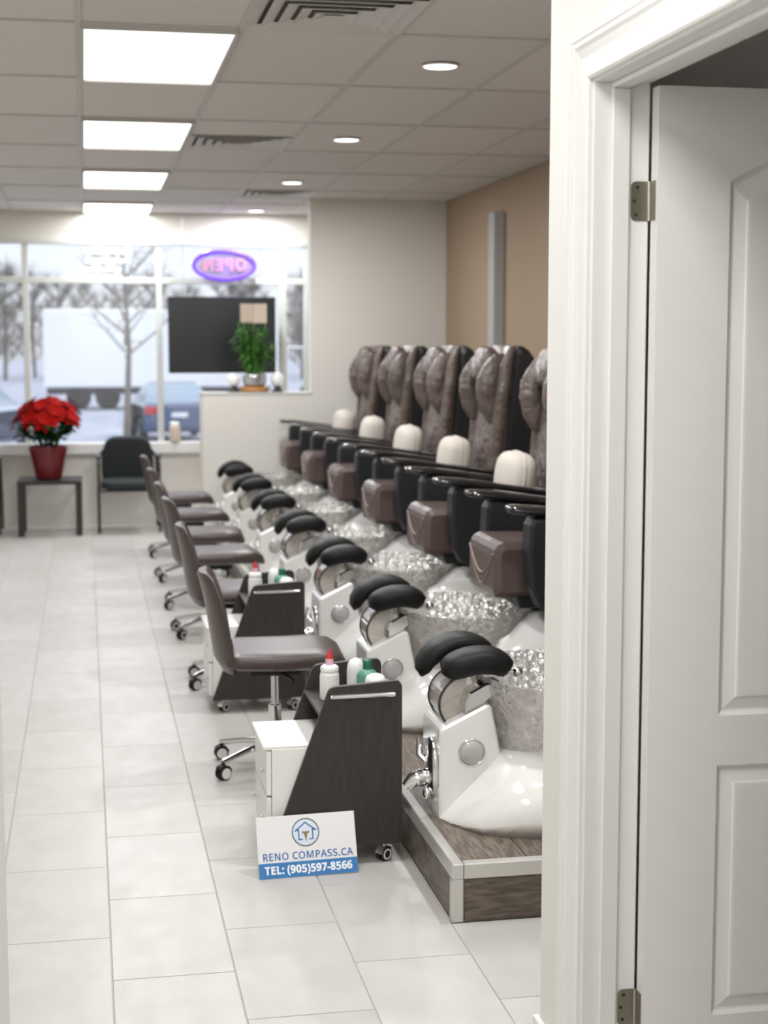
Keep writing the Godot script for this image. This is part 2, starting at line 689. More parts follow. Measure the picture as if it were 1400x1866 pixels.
func build_ceiling() -> void:
	var c := structure("ceiling", block(-2.4, 3.2, CEILING + 0.1, CEILING + 0.2, -1.8, 14.6), M.ceiling_grid, "suspended ceiling of pale lay-in tiles")
	var tile := Shape.new()
	tile.box(Vector3.ZERO, Vector3(GRID - 0.006, 0.012, 2 * GRID - 0.006), 0.004)
	var half := Shape.new()
	half.box(Vector3.ZERO, Vector3(GRID - 0.006, 0.012, GRID - 0.006), 0.004)
	var tm := tile.mesh()
	var hm := half.mesh()
	var gx := Shape.new()
	rng.seed = 3
	var d_base := 7.267 - 7 * 2 * GRID
	for i in range(-4, 5):
		gx.box(V(i * GRID, CEILING - 0.001, 6.4), Vector3(0.024, 0.006, 16.0), 0.001)
		for r in 14:
			var d0 := d_base + r * 2 * GRID
			var d1 := d0 + 2 * GRID
			if d0 < -1.5:
				continue
			var is_light := false
			if i == 0:
				for e in LIGHT_FAR:
					if absf(e - d1) < 0.25:
						is_light = true
			if is_light:
				continue
			var mat: Material = M["ceiling_tile_%d" % rng.randi_range(0, 1)]
			var y := CEILING + 0.008
			var vent := (i == 1 and (r == 5 or r == 8)) or (i == 2 and r == 11)
			var w := GRID if i < 4 else 3.0 - 4 * GRID
			if d1 > 14.4 or w < GRID:
				var e1 := minf(d1, 14.4)
				put(c, "ceiling_tile", block(i * GRID + 0.003, i * GRID + w - 0.003, y - 0.006, y + 0.006, d0 + 0.003, e1 - 0.003, 0.004), mat)
			elif vent:
				var near: bool = i == 2
				put(c, "ceiling_tile", hm, mat, V(i * GRID + GRID / 2, y, (d1 - GRID / 2) if near else (d0 + GRID / 2)))
			else:
				put(c, "ceiling_tile", tm, mat, V(i * GRID + GRID / 2, y, (d0 + d1) / 2))
	for r in 15:
		var d := d_base + r * 2 * GRID
		if d > -1.4 and d < 14.4:
			gx.box(V(0.4, CEILING - 0.0012, d), Vector3(5.2, 0.006, 0.024), 0.001)
	put(c, "t_bar_grid", gx, M.ceiling_grid)

func vent(x0: float, d0: float, label: String) -> void:
	var o := thing("ceiling_vent", label, "air vent", V(x0 + GRID / 2, CEILING - 0.004, d0 + GRID / 2), 0.0, "square ceiling air vents")
	var back := Shape.new()
	var bh := GRID / 2 - 0.004
	back.box(Vector3(0, 0.096, 0), Vector3(2 * bh, 0.004, 2 * bh))
	for e in [-1.0, 1.0]:
		back.box(Vector3(e * bh, 0.055, 0), Vector3(0.003, 0.086, 2 * bh))
		back.box(Vector3(0, 0.055, e * bh), Vector3(2 * bh - 0.003, 0.086, 0.003))
	put(o, "duct_boot", back, M.vent_paint)
	var h := GRID / 2 - 0.006
	for k in 5:
		var r0 := h - k * 0.056
		var r1 := r0 - 0.046
		var rings := []
		for e in [[r0, -0.002 - 0.002 * k], [r1, 0.012 - 0.002 * k], [r1, 0.014 - 0.002 * k], [r0, 0.001 - 0.002 * k]]:
			rings.append(PackedVector3Array([Vector3(-e[0], e[1], -e[0]), Vector3(e[0], e[1], -e[0]), Vector3(e[0], e[1], e[0]), Vector3(-e[0], e[1], e[0])]))
		rings.append(rings[0])
		var s := Shape.new()
		s.loft(rings, true, false, false)
		put(o, "louver", s, M.vent_paint)
	var mid := Shape.new()
	mid.box(Vector3(0, -0.008, 0), Vector3(0.07, 0.006, 0.07), 0.002)
	put(o, "centre_plate", mid, M.vent_paint)

const FRONT := 14.4
const END_WALL := 12.86

func build_walls() -> void:
	# salon side walls
	structure("wall_right", block(3.0, 3.16, -0.1, CEILING + 0.1, 3.19, FRONT + 0.16), M.tan_paint, "tan painted wall behind the massage chairs")
	structure("wall_left", block(-2.36, -2.195, -0.1, CEILING + 0.1, 3.2, FRONT + 0.16), M.wall_paint, "off-white side wall of the salon")
	# corridor
	structure("wall_corridor_left", block(-2.36, -0.187, -0.1, CEILING + 0.1, -1.6, 3.3), M.corridor_paint, "white corridor wall with its corner at the floor tiles")
	structure("wall_back", block(-0.3, 3.2, -0.1, CEILING + 0.1, -1.76, -1.6), M.corridor_paint, "white wall closing the corridor")
	var cr := Shape.new()
	var t := 0.115
	for b in [[1.0, 1.0 + t, -0.1, CEILING + 0.1, -1.6, 1.88], [1.0, 1.0 + t, 2.178, CEILING + 0.1, 1.88, 3.02], [1.0, 3.0, -0.1, CEILING + 0.1, 3.18, 3.3], [1.0, 1.0 + t, -0.1, CEILING + 0.1, 3.02, 3.18]]:
		cr.box(V((b[0] + b[1]) / 2, (b[2] + b[3]) / 2, (b[4] + b[5]) / 2), Vector3(b[1] - b[0], b[3] - b[2], b[5] - b[4]))
	structure("wall_corridor_right", cr, M.corridor_paint, "white corridor wall with the doorway")
	var room := Shape.new()
	room.box(V(3.05, 1.4, 0.8), Vector3(0.1, 3.0, 4.8))
	room.box(V(2.05, 2.5, 0.8), Vector3(1.88, 0.04, 4.76))
	structure("wall_room", room, M.corridor_paint, "unlit room behind the open door")
	# baseboards
	structure("baseboard_corridor", block(0.986, 1.0, 0, 0.105, 3.114, 3.314, 0.003), M.white_paint)
	structure("baseboard_partition", block(1.0, 3.0, 0, 0.105, 3.3, 3.314, 0.003), M.white_paint)
	structure("baseboard_left", block(-0.187, -0.173, 0, 0.105, 0.0, 3.3, 0.003), M.white_paint)
	# end partition: a tall part and a low part
	structure("wall_end_tall", block(1.85, 3.0, -0.05, CEILING + 0.05, END_WALL, END_WALL + 0.14), M.wall_paint, "off-white full-height partition at the end of the row")
	var low := structure("wall_end_low", block(0.948, 1.85, -0.05, 1.236, END_WALL, END_WALL + 0.36), M.wall_paint, "off-white low partition with a flat ledge")
	put(low, "ledge", block(0.94, 1.86, 1.236, 1.252, END_WALL - 0.008, END_WALL + 0.37, 0.004), M.window_frame)
	# front wall
	var fr := Shape.new()
	for b in [[-2.36, 3.16, 2.575, CEILING + 0.1], [-2.36, 3.16, -0.1, 0.655], [2.05, 3.16, 0.6, 2.6], [-2.36, -2.1, 0.6, 2.6]]:
		fr.box(V((b[0] + b[1]) / 2, (b[2] + b[3]) / 2, FRONT + 0.08), Vector3(b[1] - b[0], b[3] - b[2], 0.16))
	structure("wall_front", fr, M.wall_paint, "off-white front wall around the shop window")
	structure("trim_1", block(-2.195, 2.05, 0.655, 0.76, FRONT - 0.07, FRONT + 0.03, 0.008), M.white_paint, "thick white sill under the shop window")
	structure("trim_2", block(-2.195, 2.06, 2.545, 2.59, FRONT - 0.02, FRONT + 0.06, 0.005), M.window_frame, "grey head rail of the shop window")
	var w := structure("window_1", null, null, "aluminium framed shop window with transom lights")
	var xs := [-2.1, -1.7, -0.511, 0.677, 1.81, 2.05]
	for i in xs.size():
		var half := 0.027 if i < 4 else 0.036
		put(w, "mullion", block(xs[i] - half, xs[i] + half, 0.76, 2.56, FRONT + 0.0, FRONT + 0.1, 0.004), M.window_frame)
		if i < xs.size() - 1:
			var a: float = xs[i] + half
			var b: float = xs[i + 1] - (0.027 if i + 1 < 4 else 0.036)
			put(w, "transom_bar", block(a, b, 2.2, 2.255, FRONT + 0.005, FRONT + 0.095, 0.004), M.window_frame)
			put(w, "pane", block(a - 0.01, b + 0.01, 0.75, 2.205, FRONT + 0.046, FRONT + 0.052), M.window_glass)
			put(w, "pane", block(a - 0.01, b + 0.01, 2.25, 2.555, FRONT + 0.046, FRONT + 0.052), M.window_glass)
	tag(put(self, "wall_duct_cover", block(2.915, 2.999, 1.2, 2.6, 10.98, 11.14, 0.006), M.duct_white), "pale vertical duct cover on the tan wall", "duct cover")

func sweep_profile(path: Array, normals: Array, prof: PackedVector2Array, up: Vector3, closed := false) -> Shape:
	# path: corner points; normals: outward direction at each corner (already mitred); profile: x across outward, y along up
	var s := Shape.new()
	var rings := []
	for i in path.size():
		var ring := PackedVector3Array()
		for p in prof:
			ring.append(path[i] + normals[i] * p.x + up * p.y)
		rings.append(ring)
	s.loft(rings, true, true, false)
	return s

const DOOR_FAR := 3.0     # the hinge jamb's face
const DOOR_NEAR := 1.9
const HEAD := 2.158
const DOOR_X := 1.119

func build_door() -> void:
	# casing on the corridor side
	var prof := PackedVector2Array([Vector2(0, 0), Vector2(0, 0.008), Vector2(0.004, 0.011), Vector2(0.012, 0.0115), Vector2(0.016, 0.009), Vector2(0.036, 0.0095), Vector2(0.05, 0.0125), Vector2(0.056, 0.016), Vector2(0.062, 0.0155), Vector2(0.066, 0.0175), Vector2(0.078, 0.019), Vector2(0.084, 0.018), Vector2(0.086, 0.014), Vector2(0.086, 0)])
	for i in prof.size():
		prof[i] *= 1.25
	var r := 0.005
	var path := [V(1.0, 0, DOOR_FAR + r), V(1.0, HEAD + r, DOOR_FAR + r), V(1.0, HEAD + r, DOOR_NEAR - r), V(1.0, 0, DOOR_NEAR - r)]
	var nn := [V(0, 0, 1), V(0, 1, 1), V(0, 1, -1), V(0, 0, -1)]
	structure("trim_3", sweep_profile(path, nn, prof, Vector3.LEFT), M.white_paint, "white moulded casing around the doorway")
	# jambs with stop
	var j := structure("trim_4", null, null, "white door jamb with a stop strip")
	var x0 := 0.999
	var x1 := 1.116
	put(j, "jamb", block(x0, x1, 0, HEAD + 0.02, DOOR_FAR, DOOR_FAR + 0.019, 0.0015), M.white_paint)
	put(j, "jamb", block(x0, x1, 0, HEAD + 0.02, DOOR_NEAR - 0.019, DOOR_NEAR, 0.0015), M.white_paint)
	put(j, "head_jamb", block(x0, x1, HEAD, HEAD + 0.019, DOOR_NEAR, DOOR_FAR, 0.0015), M.white_paint)
	put(j, "stop", block(1.034, 1.073, 0, HEAD - 0.011, DOOR_FAR - 0.011, DOOR_FAR, 0.003), M.white_paint)
	put(j, "stop", block(1.034, 1.073, 0, HEAD - 0.011, DOOR_NEAR, DOOR_NEAR + 0.011, 0.003), M.white_paint)
	put(j, "stop", block(1.034, 1.073, HEAD - 0.011, HEAD, DOOR_NEAR, DOOR_FAR, 0.003), M.white_paint)
	# leaf, open at a right angle; its panelled face looks back along the corridor
	var d := structure("door_1", null, null, "white two-panel door standing open, hinged at the far jamb")
	var w := 0.76
	var y0 := 0.012
	var y1 := 2.148
	var zf := DOOR_FAR - 0.041   # depth of the face
	var zb := DOOR_FAR - 0.005
	var leaf := Shape.new()
	leaf.box(V(DOOR_X + w / 2, (y0 + y1) / 2, (zf + zb) / 2 + 0.006), Vector3(w, y1 - y0, zb - zf - 0.012))
	var a := DOOR_X
	var b := DOOR_X + w
	var p0 := a + 0.153
	var p1 := b - 0.153
	var panels := [[0.233, 0.773, 0.0], [0.878, 1.967, 0.075]]
	var f := func(x: float, y: float, depth: float) -> Vector3: return V(x, y, zf + depth)
	var q := func(xa: float, xb: float, ya: float, yb: float) -> void:
		leaf.quad(f.call(xa, ya, 0.0), f.call(xb, ya, 0.0), f.call(xb, yb, 0.0), f.call(xa, yb, 0.0), Vector3(0, 0, 1))
	q.call(a, p0, y0, y1)
	q.call(p1, b, y0, y1)
	q.call(p0, p1, y0, 0.233)
	q.call(p0, p1, 0.773, 0.878)
	# edges of the face skin
	leaf.quad(V(a, y0, zf), V(a, y1, zf), V(a, y1, zf + 0.013), V(a, y0, zf + 0.013), Vector3.LEFT)
	leaf.quad(V(b, y0, zf), V(b, y1, zf), V(b, y1, zf + 0.013), V(b, y0, zf + 0.013), Vector3.RIGHT)
	leaf.quad(V(a, y1, zf), V(b, y1, zf), V(b, y1, zf + 0.013), V(a, y1, zf + 0.013), Vector3.UP)
	leaf.quad(V(a, y0, zf), V(b, y0, zf), V(b, y0, zf + 0.013), V(a, y0, zf + 0.013), Vector3.DOWN)
	var seg := 16
	for p in panels:
		var outline := func(i: float) -> Array:
			var o := [Vector2(p0 + i, p[0] + i), Vector2(p1 - i, p[0] + i)]
			for k in seg + 1:
				var u := float(k) / seg
				var x := lerpf(p1 - i, p0 + i, u)
				o.append(Vector2(x, p[1] - i + p[2] * sin(PI * u)))
			return o
		var steps := [[0.0, 0.0], [0.008, 0.0085], [0.012, 0.0095], [0.037, 0.0035], [0.039, 0.0008], [0.044, 0.0]]
		var last: Array = outline.call(0.0)
		for e in range(1, steps.size()):
			var cur: Array = outline.call(steps[e][0])
			for k in cur.size():
				var k2: int = (k + 1) % cur.size()
				leaf.quad(f.call(last[k].x, last[k].y, steps[e - 1][1]), f.call(last[k2].x, last[k2].y, steps[e - 1][1]), f.call(cur[k2].x, cur[k2].y, steps[e][1]), f.call(cur[k].x, cur[k].y, steps[e][1]), Vector3(0, 0, 1))
			last = cur
		var mid := Vector2((p0 + p1) / 2, (p[0] + p[1]) / 2)
		for k in last.size():
			var k2: int = (k + 1) % last.size()
			leaf.quad(f.call(mid.x, mid.y, 0.0), f.call(last[k].x, last[k].y, 0.0), f.call(last[k2].x, last[k2].y, 0.0), f.call(mid.x, mid.y, 0.0), Vector3(0, 0, 1))
		if p[2] > 0.0:
			var top: Array = outline.call(0.0)
			for k in range(2, top.size() - 1):
				leaf.quad(f.call(top[k].x, top[k].y, 0.0), f.call(top[k + 1].x, top[k + 1].y, 0.0), f.call(top[k + 1].x, y1, 0.0), f.call(top[k].x, y1, 0.0), Vector3(0, 0, 1))
	put(d, "leaf", leaf, M.door_paint)
	# hinges
	for hy in [1.927, 0.249]:
		var hg := Shape.new()
		var outl := PackedVector2Array()
		for c in [[0.0, -0.039], [0.0, 0.039]]:
			outl.append(Vector2(c[0], c[1]))
		for k in 7:
			var an := PI / 2 * k / 6.0
			outl.append(Vector2(-0.026 - 0.011 * sin(an), 0.028 + 0.011 * cos(an)))
		for k in 7:
			var an := PI / 2 * k / 6.0
			outl.append(Vector2(-0.026 - 0.011 * cos(an), -0.028 - 0.011 * sin(an)))
		hg.tf = Transform3D(Basis(), V(1.115, hy, DOOR_FAR - 0.0006))
		hg.prism(outl, 0.0, 0.0016)
		var h := put(d, "hinge", hg, M.nickel)
		var dl := Shape.new()
		dl.box(V(DOOR_X - 0.0008, hy, (zf + zb) / 2 + 0.004), Vector3(0.0018, 0.078, 0.028), 0.0004)
		put(h, "door_plate", dl, M.nickel)
		var kn := Shape.new()
		kn.lathe([Vector2(0.0028, -0.039), Vector2(0.0034, -0.038), Vector2(0.0034, 0.038), Vector2(0.0028, 0.039)], 10, V(1.1155, hy, DOOR_FAR - 0.003))
		put(h, "knuckle", kn, M.brushed_steel)
		for s in [[-0.024, 0.027], [-0.030, 0.0], [-0.026, -0.027]]:
			var sc := Shape.new()
			sc.tf = Transform3D(Basis(Vector3.RIGHT, PI / 2), V(1.115 + s[0], hy + s[1], DOOR_FAR - 0.0022))
			sc.lathe([Vector2(0.004, -0.0004), Vector2(0.0036, 0.0006), Vector2(0.001, 0.0003)], 12)
			put(h, "screw", sc, M.screw_hole)

# ------------------------------------------------------------------ platform
func build_platform() -> void:
	var d0 := 4.165
	var d1 := END_WALL
	var o := thing("pedicure_platform", "raised platform clad in grey wood-look tile with pale metal edging", "platform")
	put(o, "core", block(1.008, 2.997, 0.0, PLATFORM_TOP - 0.01, d0 + 0.008, d1), M.grout)
	# aisle side planks
	var d := d0 + 0.03
	var k := 0
	while d < d1:
		var e := minf(d + 1.2, d1)
		put(o, "side_plank", block(1.0, 1.009, 0.004, PLATFORM_TOP - 0.045, d + 0.001, e - 0.001, 0.001), M["wood_tile_0"])
		d = e
		k += 1
	for x in [[1.035, 2.0], [2.002, 2.997]]:
		put(o, "front_plank", block(x[0], x[1], 0.004, PLATFORM_TOP - 0.045, d0, d0 + 0.009, 0.001), M["wood_tile_1"])
	# top planks, laid along the row
	var row := 0
	var x := 1.03
	while x < 2.99:
		var w := minf(0.197, 2.997 - x)
		d = d0 + 0.03 - (0.6 if row % 2 == 1 else 0.0)
		while d < d1:
			var s := maxf(d, d0 + 0.03)
			var e := minf(d + 1.2, d1)
			if e - s > 0.02:
				put(o, "deck_plank", block(x + 0.0008, x + w - 0.0008, PLATFORM_TOP - 0.01, PLATFORM_TOP, s + 0.0008, e - 0.0008, 0.001), M["wood_tile_2"])
			d += 1.2
		x += 0.198
		row += 1
	# metal edging
	var ed := Shape.new()
	ed.box(V(1.014, PLATFORM_TOP - 0.02, (d0 + d1) / 2), Vector3(0.034, 0.046, d1 - d0 + 0.006), 0.003)
	put(o, "edge_trim", ed, M.aluminium_trim)
	var e2 := Shape.new()
	e2.box(V(2.014, PLATFORM_TOP - 0.02, d0 + 0.014), Vector3(1.964, 0.046, 0.034), 0.003)
	put(o, "edge_trim", e2, M.aluminium_trim)
	var e3 := Shape.new()
	e3.box(V(1.014, (PLATFORM_TOP - 0.043) / 2, d0 + 0.014), Vector3(0.034, PLATFORM_TOP - 0.043, 0.034), 0.003)
	put(o, "corner_trim", e3, M.aluminium_trim)

func ellipse_ring(cx: float, y: float, a: float, b: float, m := 36, e := 0.92) -> PackedVector3Array:
	var r := PackedVector3Array()
	for k in m:
		var t := TAU * k / m
		r.append(Vector3(cx + a * signf(cos(t)) * pow(absf(cos(t)), e), y, b * signf(sin(t)) * pow(absf(sin(t)), e)))
	return r

func bent_pad(path: Array, widths: Array, thick: Array, z: float) -> Shape:
	# a cushion swept along a path in x, y
	var rings := []
	for i in path.size():
		var d: Vector2 = (path[mini(i + 1, path.size() - 1)] - path[maxi(i - 1, 0)]).normalized()
		var up := Vector2(-d.y, d.x)
		var ring := PackedVector3Array()
		for k in 20:
			var t := TAU * k / 20
			var c := signf(cos(t)) * pow(absf(cos(t)), 0.75)
			var s := signf(sin(t)) * pow(absf(sin(t)), 0.8)
			var p: Vector2 = path[i] + up * s * thick[i]
			ring.append(Vector3(p.x, p.y, z + c * widths[i]))
		rings.append(ring)
	var sh := Shape.new()
	sh.loft(rings)
	return sh

func smooth_path(pts: Array, n: int) -> Array:
	var c := Curve2D.new()
	for i in pts.size():
		var t: Vector2 = (pts[mini(i + 1, pts.size() - 1)] - pts[maxi(i - 1, 0)]) / 6.0
		c.add_point(pts[i], -t, t)
	var out := []
	var L := c.get_baked_length()
	for i in n:
		out.append(c.sample_baked(L * i / (n - 1.0), true))
	return out

func build_basin() -> Node3D:
	# local: x 0 at the nose, towards the wall; y 0 on the platform; +z towards the open end
	var o := thing("pedicure_basin", "white pedicure basin with crackled glass bowl, at the platform's open end", "pedicure basin", V(1.06, PLATFORM_TOP, FIRST_STATION), 0.0, "pedicure basins along the platform")
	# base
	var secs := [[0.0, 0.124, 0.006, 0.0], [0.02, 0.19, 0.024, 0.0], [0.05, 0.25, 0.055, 0.0], [0.09, 0.31, 0.096, 0.0], [0.15, 0.352, 0.156, 0.0], [0.195, 0.37, 0.198, 0.0], [0.25, 0.382, 0.204, 0.0], [0.33, 0.39, 0.21, 0.0], [0.37, 0.395, 0.235, 0.30], [0.41, 0.40, 0.285, 0.305], [0.45, 0.405, 0.345, 0.30], [0.49, 0.41, 0.39, 0.285], [0.53, 0.41, 0.415, 0.262], [0.58, 0.41, 0.43, 0.215], [0.63, 0.408, 0.437, 0.15], [0.68, 0.406, 0.44, 0.03], [0.70, 0.405, 0.44, 0.0], [0.80, 0.40, 0.438, 0.0], [0.88, 0.392, 0.43, 0.0], [0.895, 0.38, 0.41, 0.0]]
	var rings := []
	for s in secs:
		var ring := PackedVector3Array()
		var w: float = s[1]
		var h: float = s[2]
		var zi: float = s[3]
		var side := []
		for k in 12:
			var t := (PI / 2) * k / 11.0
			var z := w * pow(cos(t), 0.55) if k < 11 else 0.0
			var y := h * pow(sin(t), 0.75)
			side.append(Vector2(z, y))
		if zi > 0.0:
			var low := 0.2
			for k in 12:
				if side[k].x < zi:
					side[k] = Vector2(zi * (11 - k) / 11.0, minf(low, side[k].y))
		for k in 12:
			ring.append(Vector3(s[0], side[k].y, side[k].x))
		for k in range(10, -1, -1):
			ring.append(Vector3(s[0], side[k].y, -side[k].x))
		rings.append(ring)
	var body := Shape.new()
	body.loft(rings)
	put(o, "base", body, M.white_acrylic)
	# nose
	var nose := Shape.new()
	nose.prism(PackedVector2Array([Vector2(0, 0), Vector2(0.203, 0.0), Vector2(0.2, 0.18), Vector2(0.168, 0.345), Vector2(0.16, 0.354), Vector2(0.148, 0.354), Vector2(0.012, 0.288), Vector2(0.003, 0.281), Vector2(0, 0.27)]), -0.124, 0.124, 0.007)
	put(o, "nose", nose, M.white_acrylic)
	# bowl: outer and inner skin
	var b := Shape.new()
	var prof := [[0.0, 0.201], [0.06, 0.206], [0.2, 0.235], [0.4, 0.285], [0.6, 0.325], [0.8, 0.36], [0.93, 0.388], [1.0, 0.412], [1.03, 0.424]]
	var br := []
	for p in prof:
		var u: float = p[0]
		br.append(ellipse_ring(lerpf(0.37, 0.41, u), p[1], lerpf(0.175, 0.262, u), lerpf(0.15, 0.315, u)))
	for p in [[1.045, 0.43], [1.04, 0.436], [1.01, 0.434], [0.97, 0.415]]:
		br.append(ellipse_ring(lerpf(0.37, 0.41, p[0]), p[1], lerpf(0.175, 0.262, p[0]), lerpf(0.15, 0.315, p[0])))
	for i in range(prof.size() - 3, -1, -1):
		var u: float = prof[i][0]
		br.append(ellipse_ring(lerpf(0.37, 0.41, u), prof[i][1] + 0.008, lerpf(0.165, 0.25, u), lerpf(0.14, 0.302, u)))
	b.loft(br)
	put(o, "glass_bowl", b, M.crackle_glass)
	# curved splash guard with a dark rim
	var arc := smooth_path([Vector2(0.03, 0.295), Vector2(0.012, 0.335), Vector2(0.016, 0.38), Vector2(0.045, 0.42), Vector2(0.085, 0.442)], 12)
	var gr := []
	for i in arc.size():
		var u := i / 11.0
		var w := 0.078 - 0.012 * u
		var nx := Vector2(0.003, 0.001)
		gr.append(PackedVector3Array([Vector3(arc[i].x, arc[i].y, w), Vector3(arc[i].x - nx.x, arc[i].y + nx.y, w), Vector3(arc[i].x - nx.x, arc[i].y + nx.y, -w), Vector3(arc[i].x, arc[i].y, -w)]))
	var gs := Shape.new()
	gs.loft(gr, true, true, false)
	var guard := put(o, "splash_guard", gs, M.guard_glass)
	for s in [-1.0, 1.0]:
		var fill := Shape.new()
		var poly := PackedVector2Array()
		for p in arc:
			poly.append(p)
		poly.append(Vector2(0.13, 0.44))
		poly.append(Vector2(0.135, 0.352))
		fill.prism(poly, s * 0.07, s * 0.074)
		put(guard, "side_glass", fill, M.guard_glass)
		var rim := Shape.new()
		var path := []
		for i in arc.size():
			path.append(Vector3(arc[i].x - 0.002, arc[i].y, s * 0.076))
		rim.tube(path, 0.0042, 8)
		put(guard, "rim", rim, M.gloss_black)
	# glass spout on the ridge
	var sp := Shape.new()
	sp.prism(PackedVector2Array([Vector2(0.085, 0.325), Vector2(0.15, 0.356), Vector2(0.2, 0.40), Vector2(0.195, 0.425), Vector2(0.15, 0.42), Vector2(0.098, 0.392), Vector2(0.085, 0.36)]), 0.03, 0.11, 0.006)
	put(o, "spout", sp, M.chrome)
	# foot rest: two pads on a bracket
	var fr := Shape.new()
	fr.tube([Vector3(0.14, 0.34, 0.0), Vector3(0.145, 0.40, 0.0), Vector3(0.13, 0.47, 0.0)], 0.012, 10)
	fr.tube([Vector3(0.13, 0.462, -0.09), Vector3(0.13, 0.462, 0.09)], 0.009, 8)
	var br2 := put(o, "footrest_bracket", fr, M.chrome)
	var far_path := smooth_path([Vector2(-0.014, 0.412), Vector2(-0.008, 0.452), Vector2(0.03, 0.494), Vector2(0.09, 0.52), Vector2(0.16, 0.514), Vector2(0.215, 0.487)], 14)
	var wid := []
	var thk := []
	for i in 14:
		var u := i / 13.0
		var e := sqrt(maxf(0.0, 1.0 - pow(absf(2 * u - 1), 3.0)))
		wid.append(0.008 + 0.062 * e)
		thk.append(0.005 + 0.027 * e)
	put(o, "footrest_pad", bent_pad(far_path, wid, thk, -0.075), M.black_rubber)
	var near_path := smooth_path([Vector2(0.02, 0.448), Vector2(0.06, 0.472), Vector2(0.12, 0.488), Vector2(0.185, 0.484), Vector2(0.235, 0.452)], 14)
	thk = []
	for i in 14:
		var u := i / 13.0
		var e := sqrt(maxf(0.0, 1.0 - pow(absf(2 * u - 1), 4.0)))
		thk.append(0.006 + 0.037 * e)
	put(o, "footrest_pad", bent_pad(near_path, wid, thk, 0.075), M.black_rubber)
	var kb := Shape.new()
	kb.tube([Vector3(0.225, 0.447, 0.075), Vector3(0.25, 0.445, 0.075)], 0.008, 10)
	kb.ball(Vector3(0.262, 0.445, 0.075), Vector3(0.017, 0.017, 0.017), 16)
	put(br2, "ball_knob", kb, M.chrome)
	# side button
	var dk := Shape.new()
	dk.tf = Transform3D(Basis(Vector3.RIGHT, PI / 2), Vector3(0.102, 0.206, 0.124))
	dk.lathe([Vector2(0.045, 0.0), Vector2(0.044, 0.006), Vector2(0.039, 0.008), Vector2(0.039, 0.0)], 28)
	var ring := put(o, "button_ring", dk, M.chrome)
	var dm := Shape.new()
	dm.tf = Transform3D(Basis(Vector3.RIGHT, PI / 2), Vector3(0.102, 0.206, 0.124))
	dm.lathe([Vector2(0.039, 0.0), Vector2(0.038, 0.008), Vector2(0.03, 0.014), Vector2(0.018, 0.017), Vector2(0.001, 0.018)], 28)
	put(ring, "dome", dm, M.grey_dome)
	# faucet on the front of the nose
	var fp := Shape.new()
	fp.tf = Transform3D(Basis(Vector3.BACK, PI / 2), Vector3(0.0, 0.13, 0.005))
	var plate := []
	for e in [[0.0, 1.0], [0.006, 1.0], [0.014, 0.8], [0.017, 0.4]]:
		var r := PackedVector3Array()
		for k in 24:
			var t := TAU * k / 24
			r.append(Vector3(cos(t) * 0.1 * e[1], e[0], sin(t) * 0.07 * e[1]))
		plate.append(r)
	fp.loft(plate)
	var faucet := put(o, "faucet_plate", fp, M.chrome)
	var lev := Shape.new()
	lev.tube([Vector3(-0.012, 0.10, 0.0), Vector3(-0.03, 0.10, 0.0), Vector3(-0.05, 0.097, 0.0)], [0.026, 0.03, 0.027], 16)
	lev.tube([Vector3(-0.035, 0.1, 0.0), Vector3(-0.06, 0.092, 0.0), Vector3(-0.085, 0.072, 0.0)], [0.026, 0.025, 0.015], 16)
	put(faucet, "spray_spout", lev, M.chrome)
	var hd := Shape.new()
	hd.tube([Vector3(-0.014, 0.15, -0.01), Vector3(-0.034, 0.17, -0.02), Vector3(-0.03, 0.215, -0.045)], [0.016, 0.014, 0.009], 12, true, 0.7)
	put(faucet, "lever", hd, M.chrome)
	var kn := Shape.new()
	kn.ball(Vector3(-0.02, 0.055, 0.03), Vector3(0.014, 0.02, 0.02), 14)
	put(faucet, "valve", kn, M.chrome)
	return o

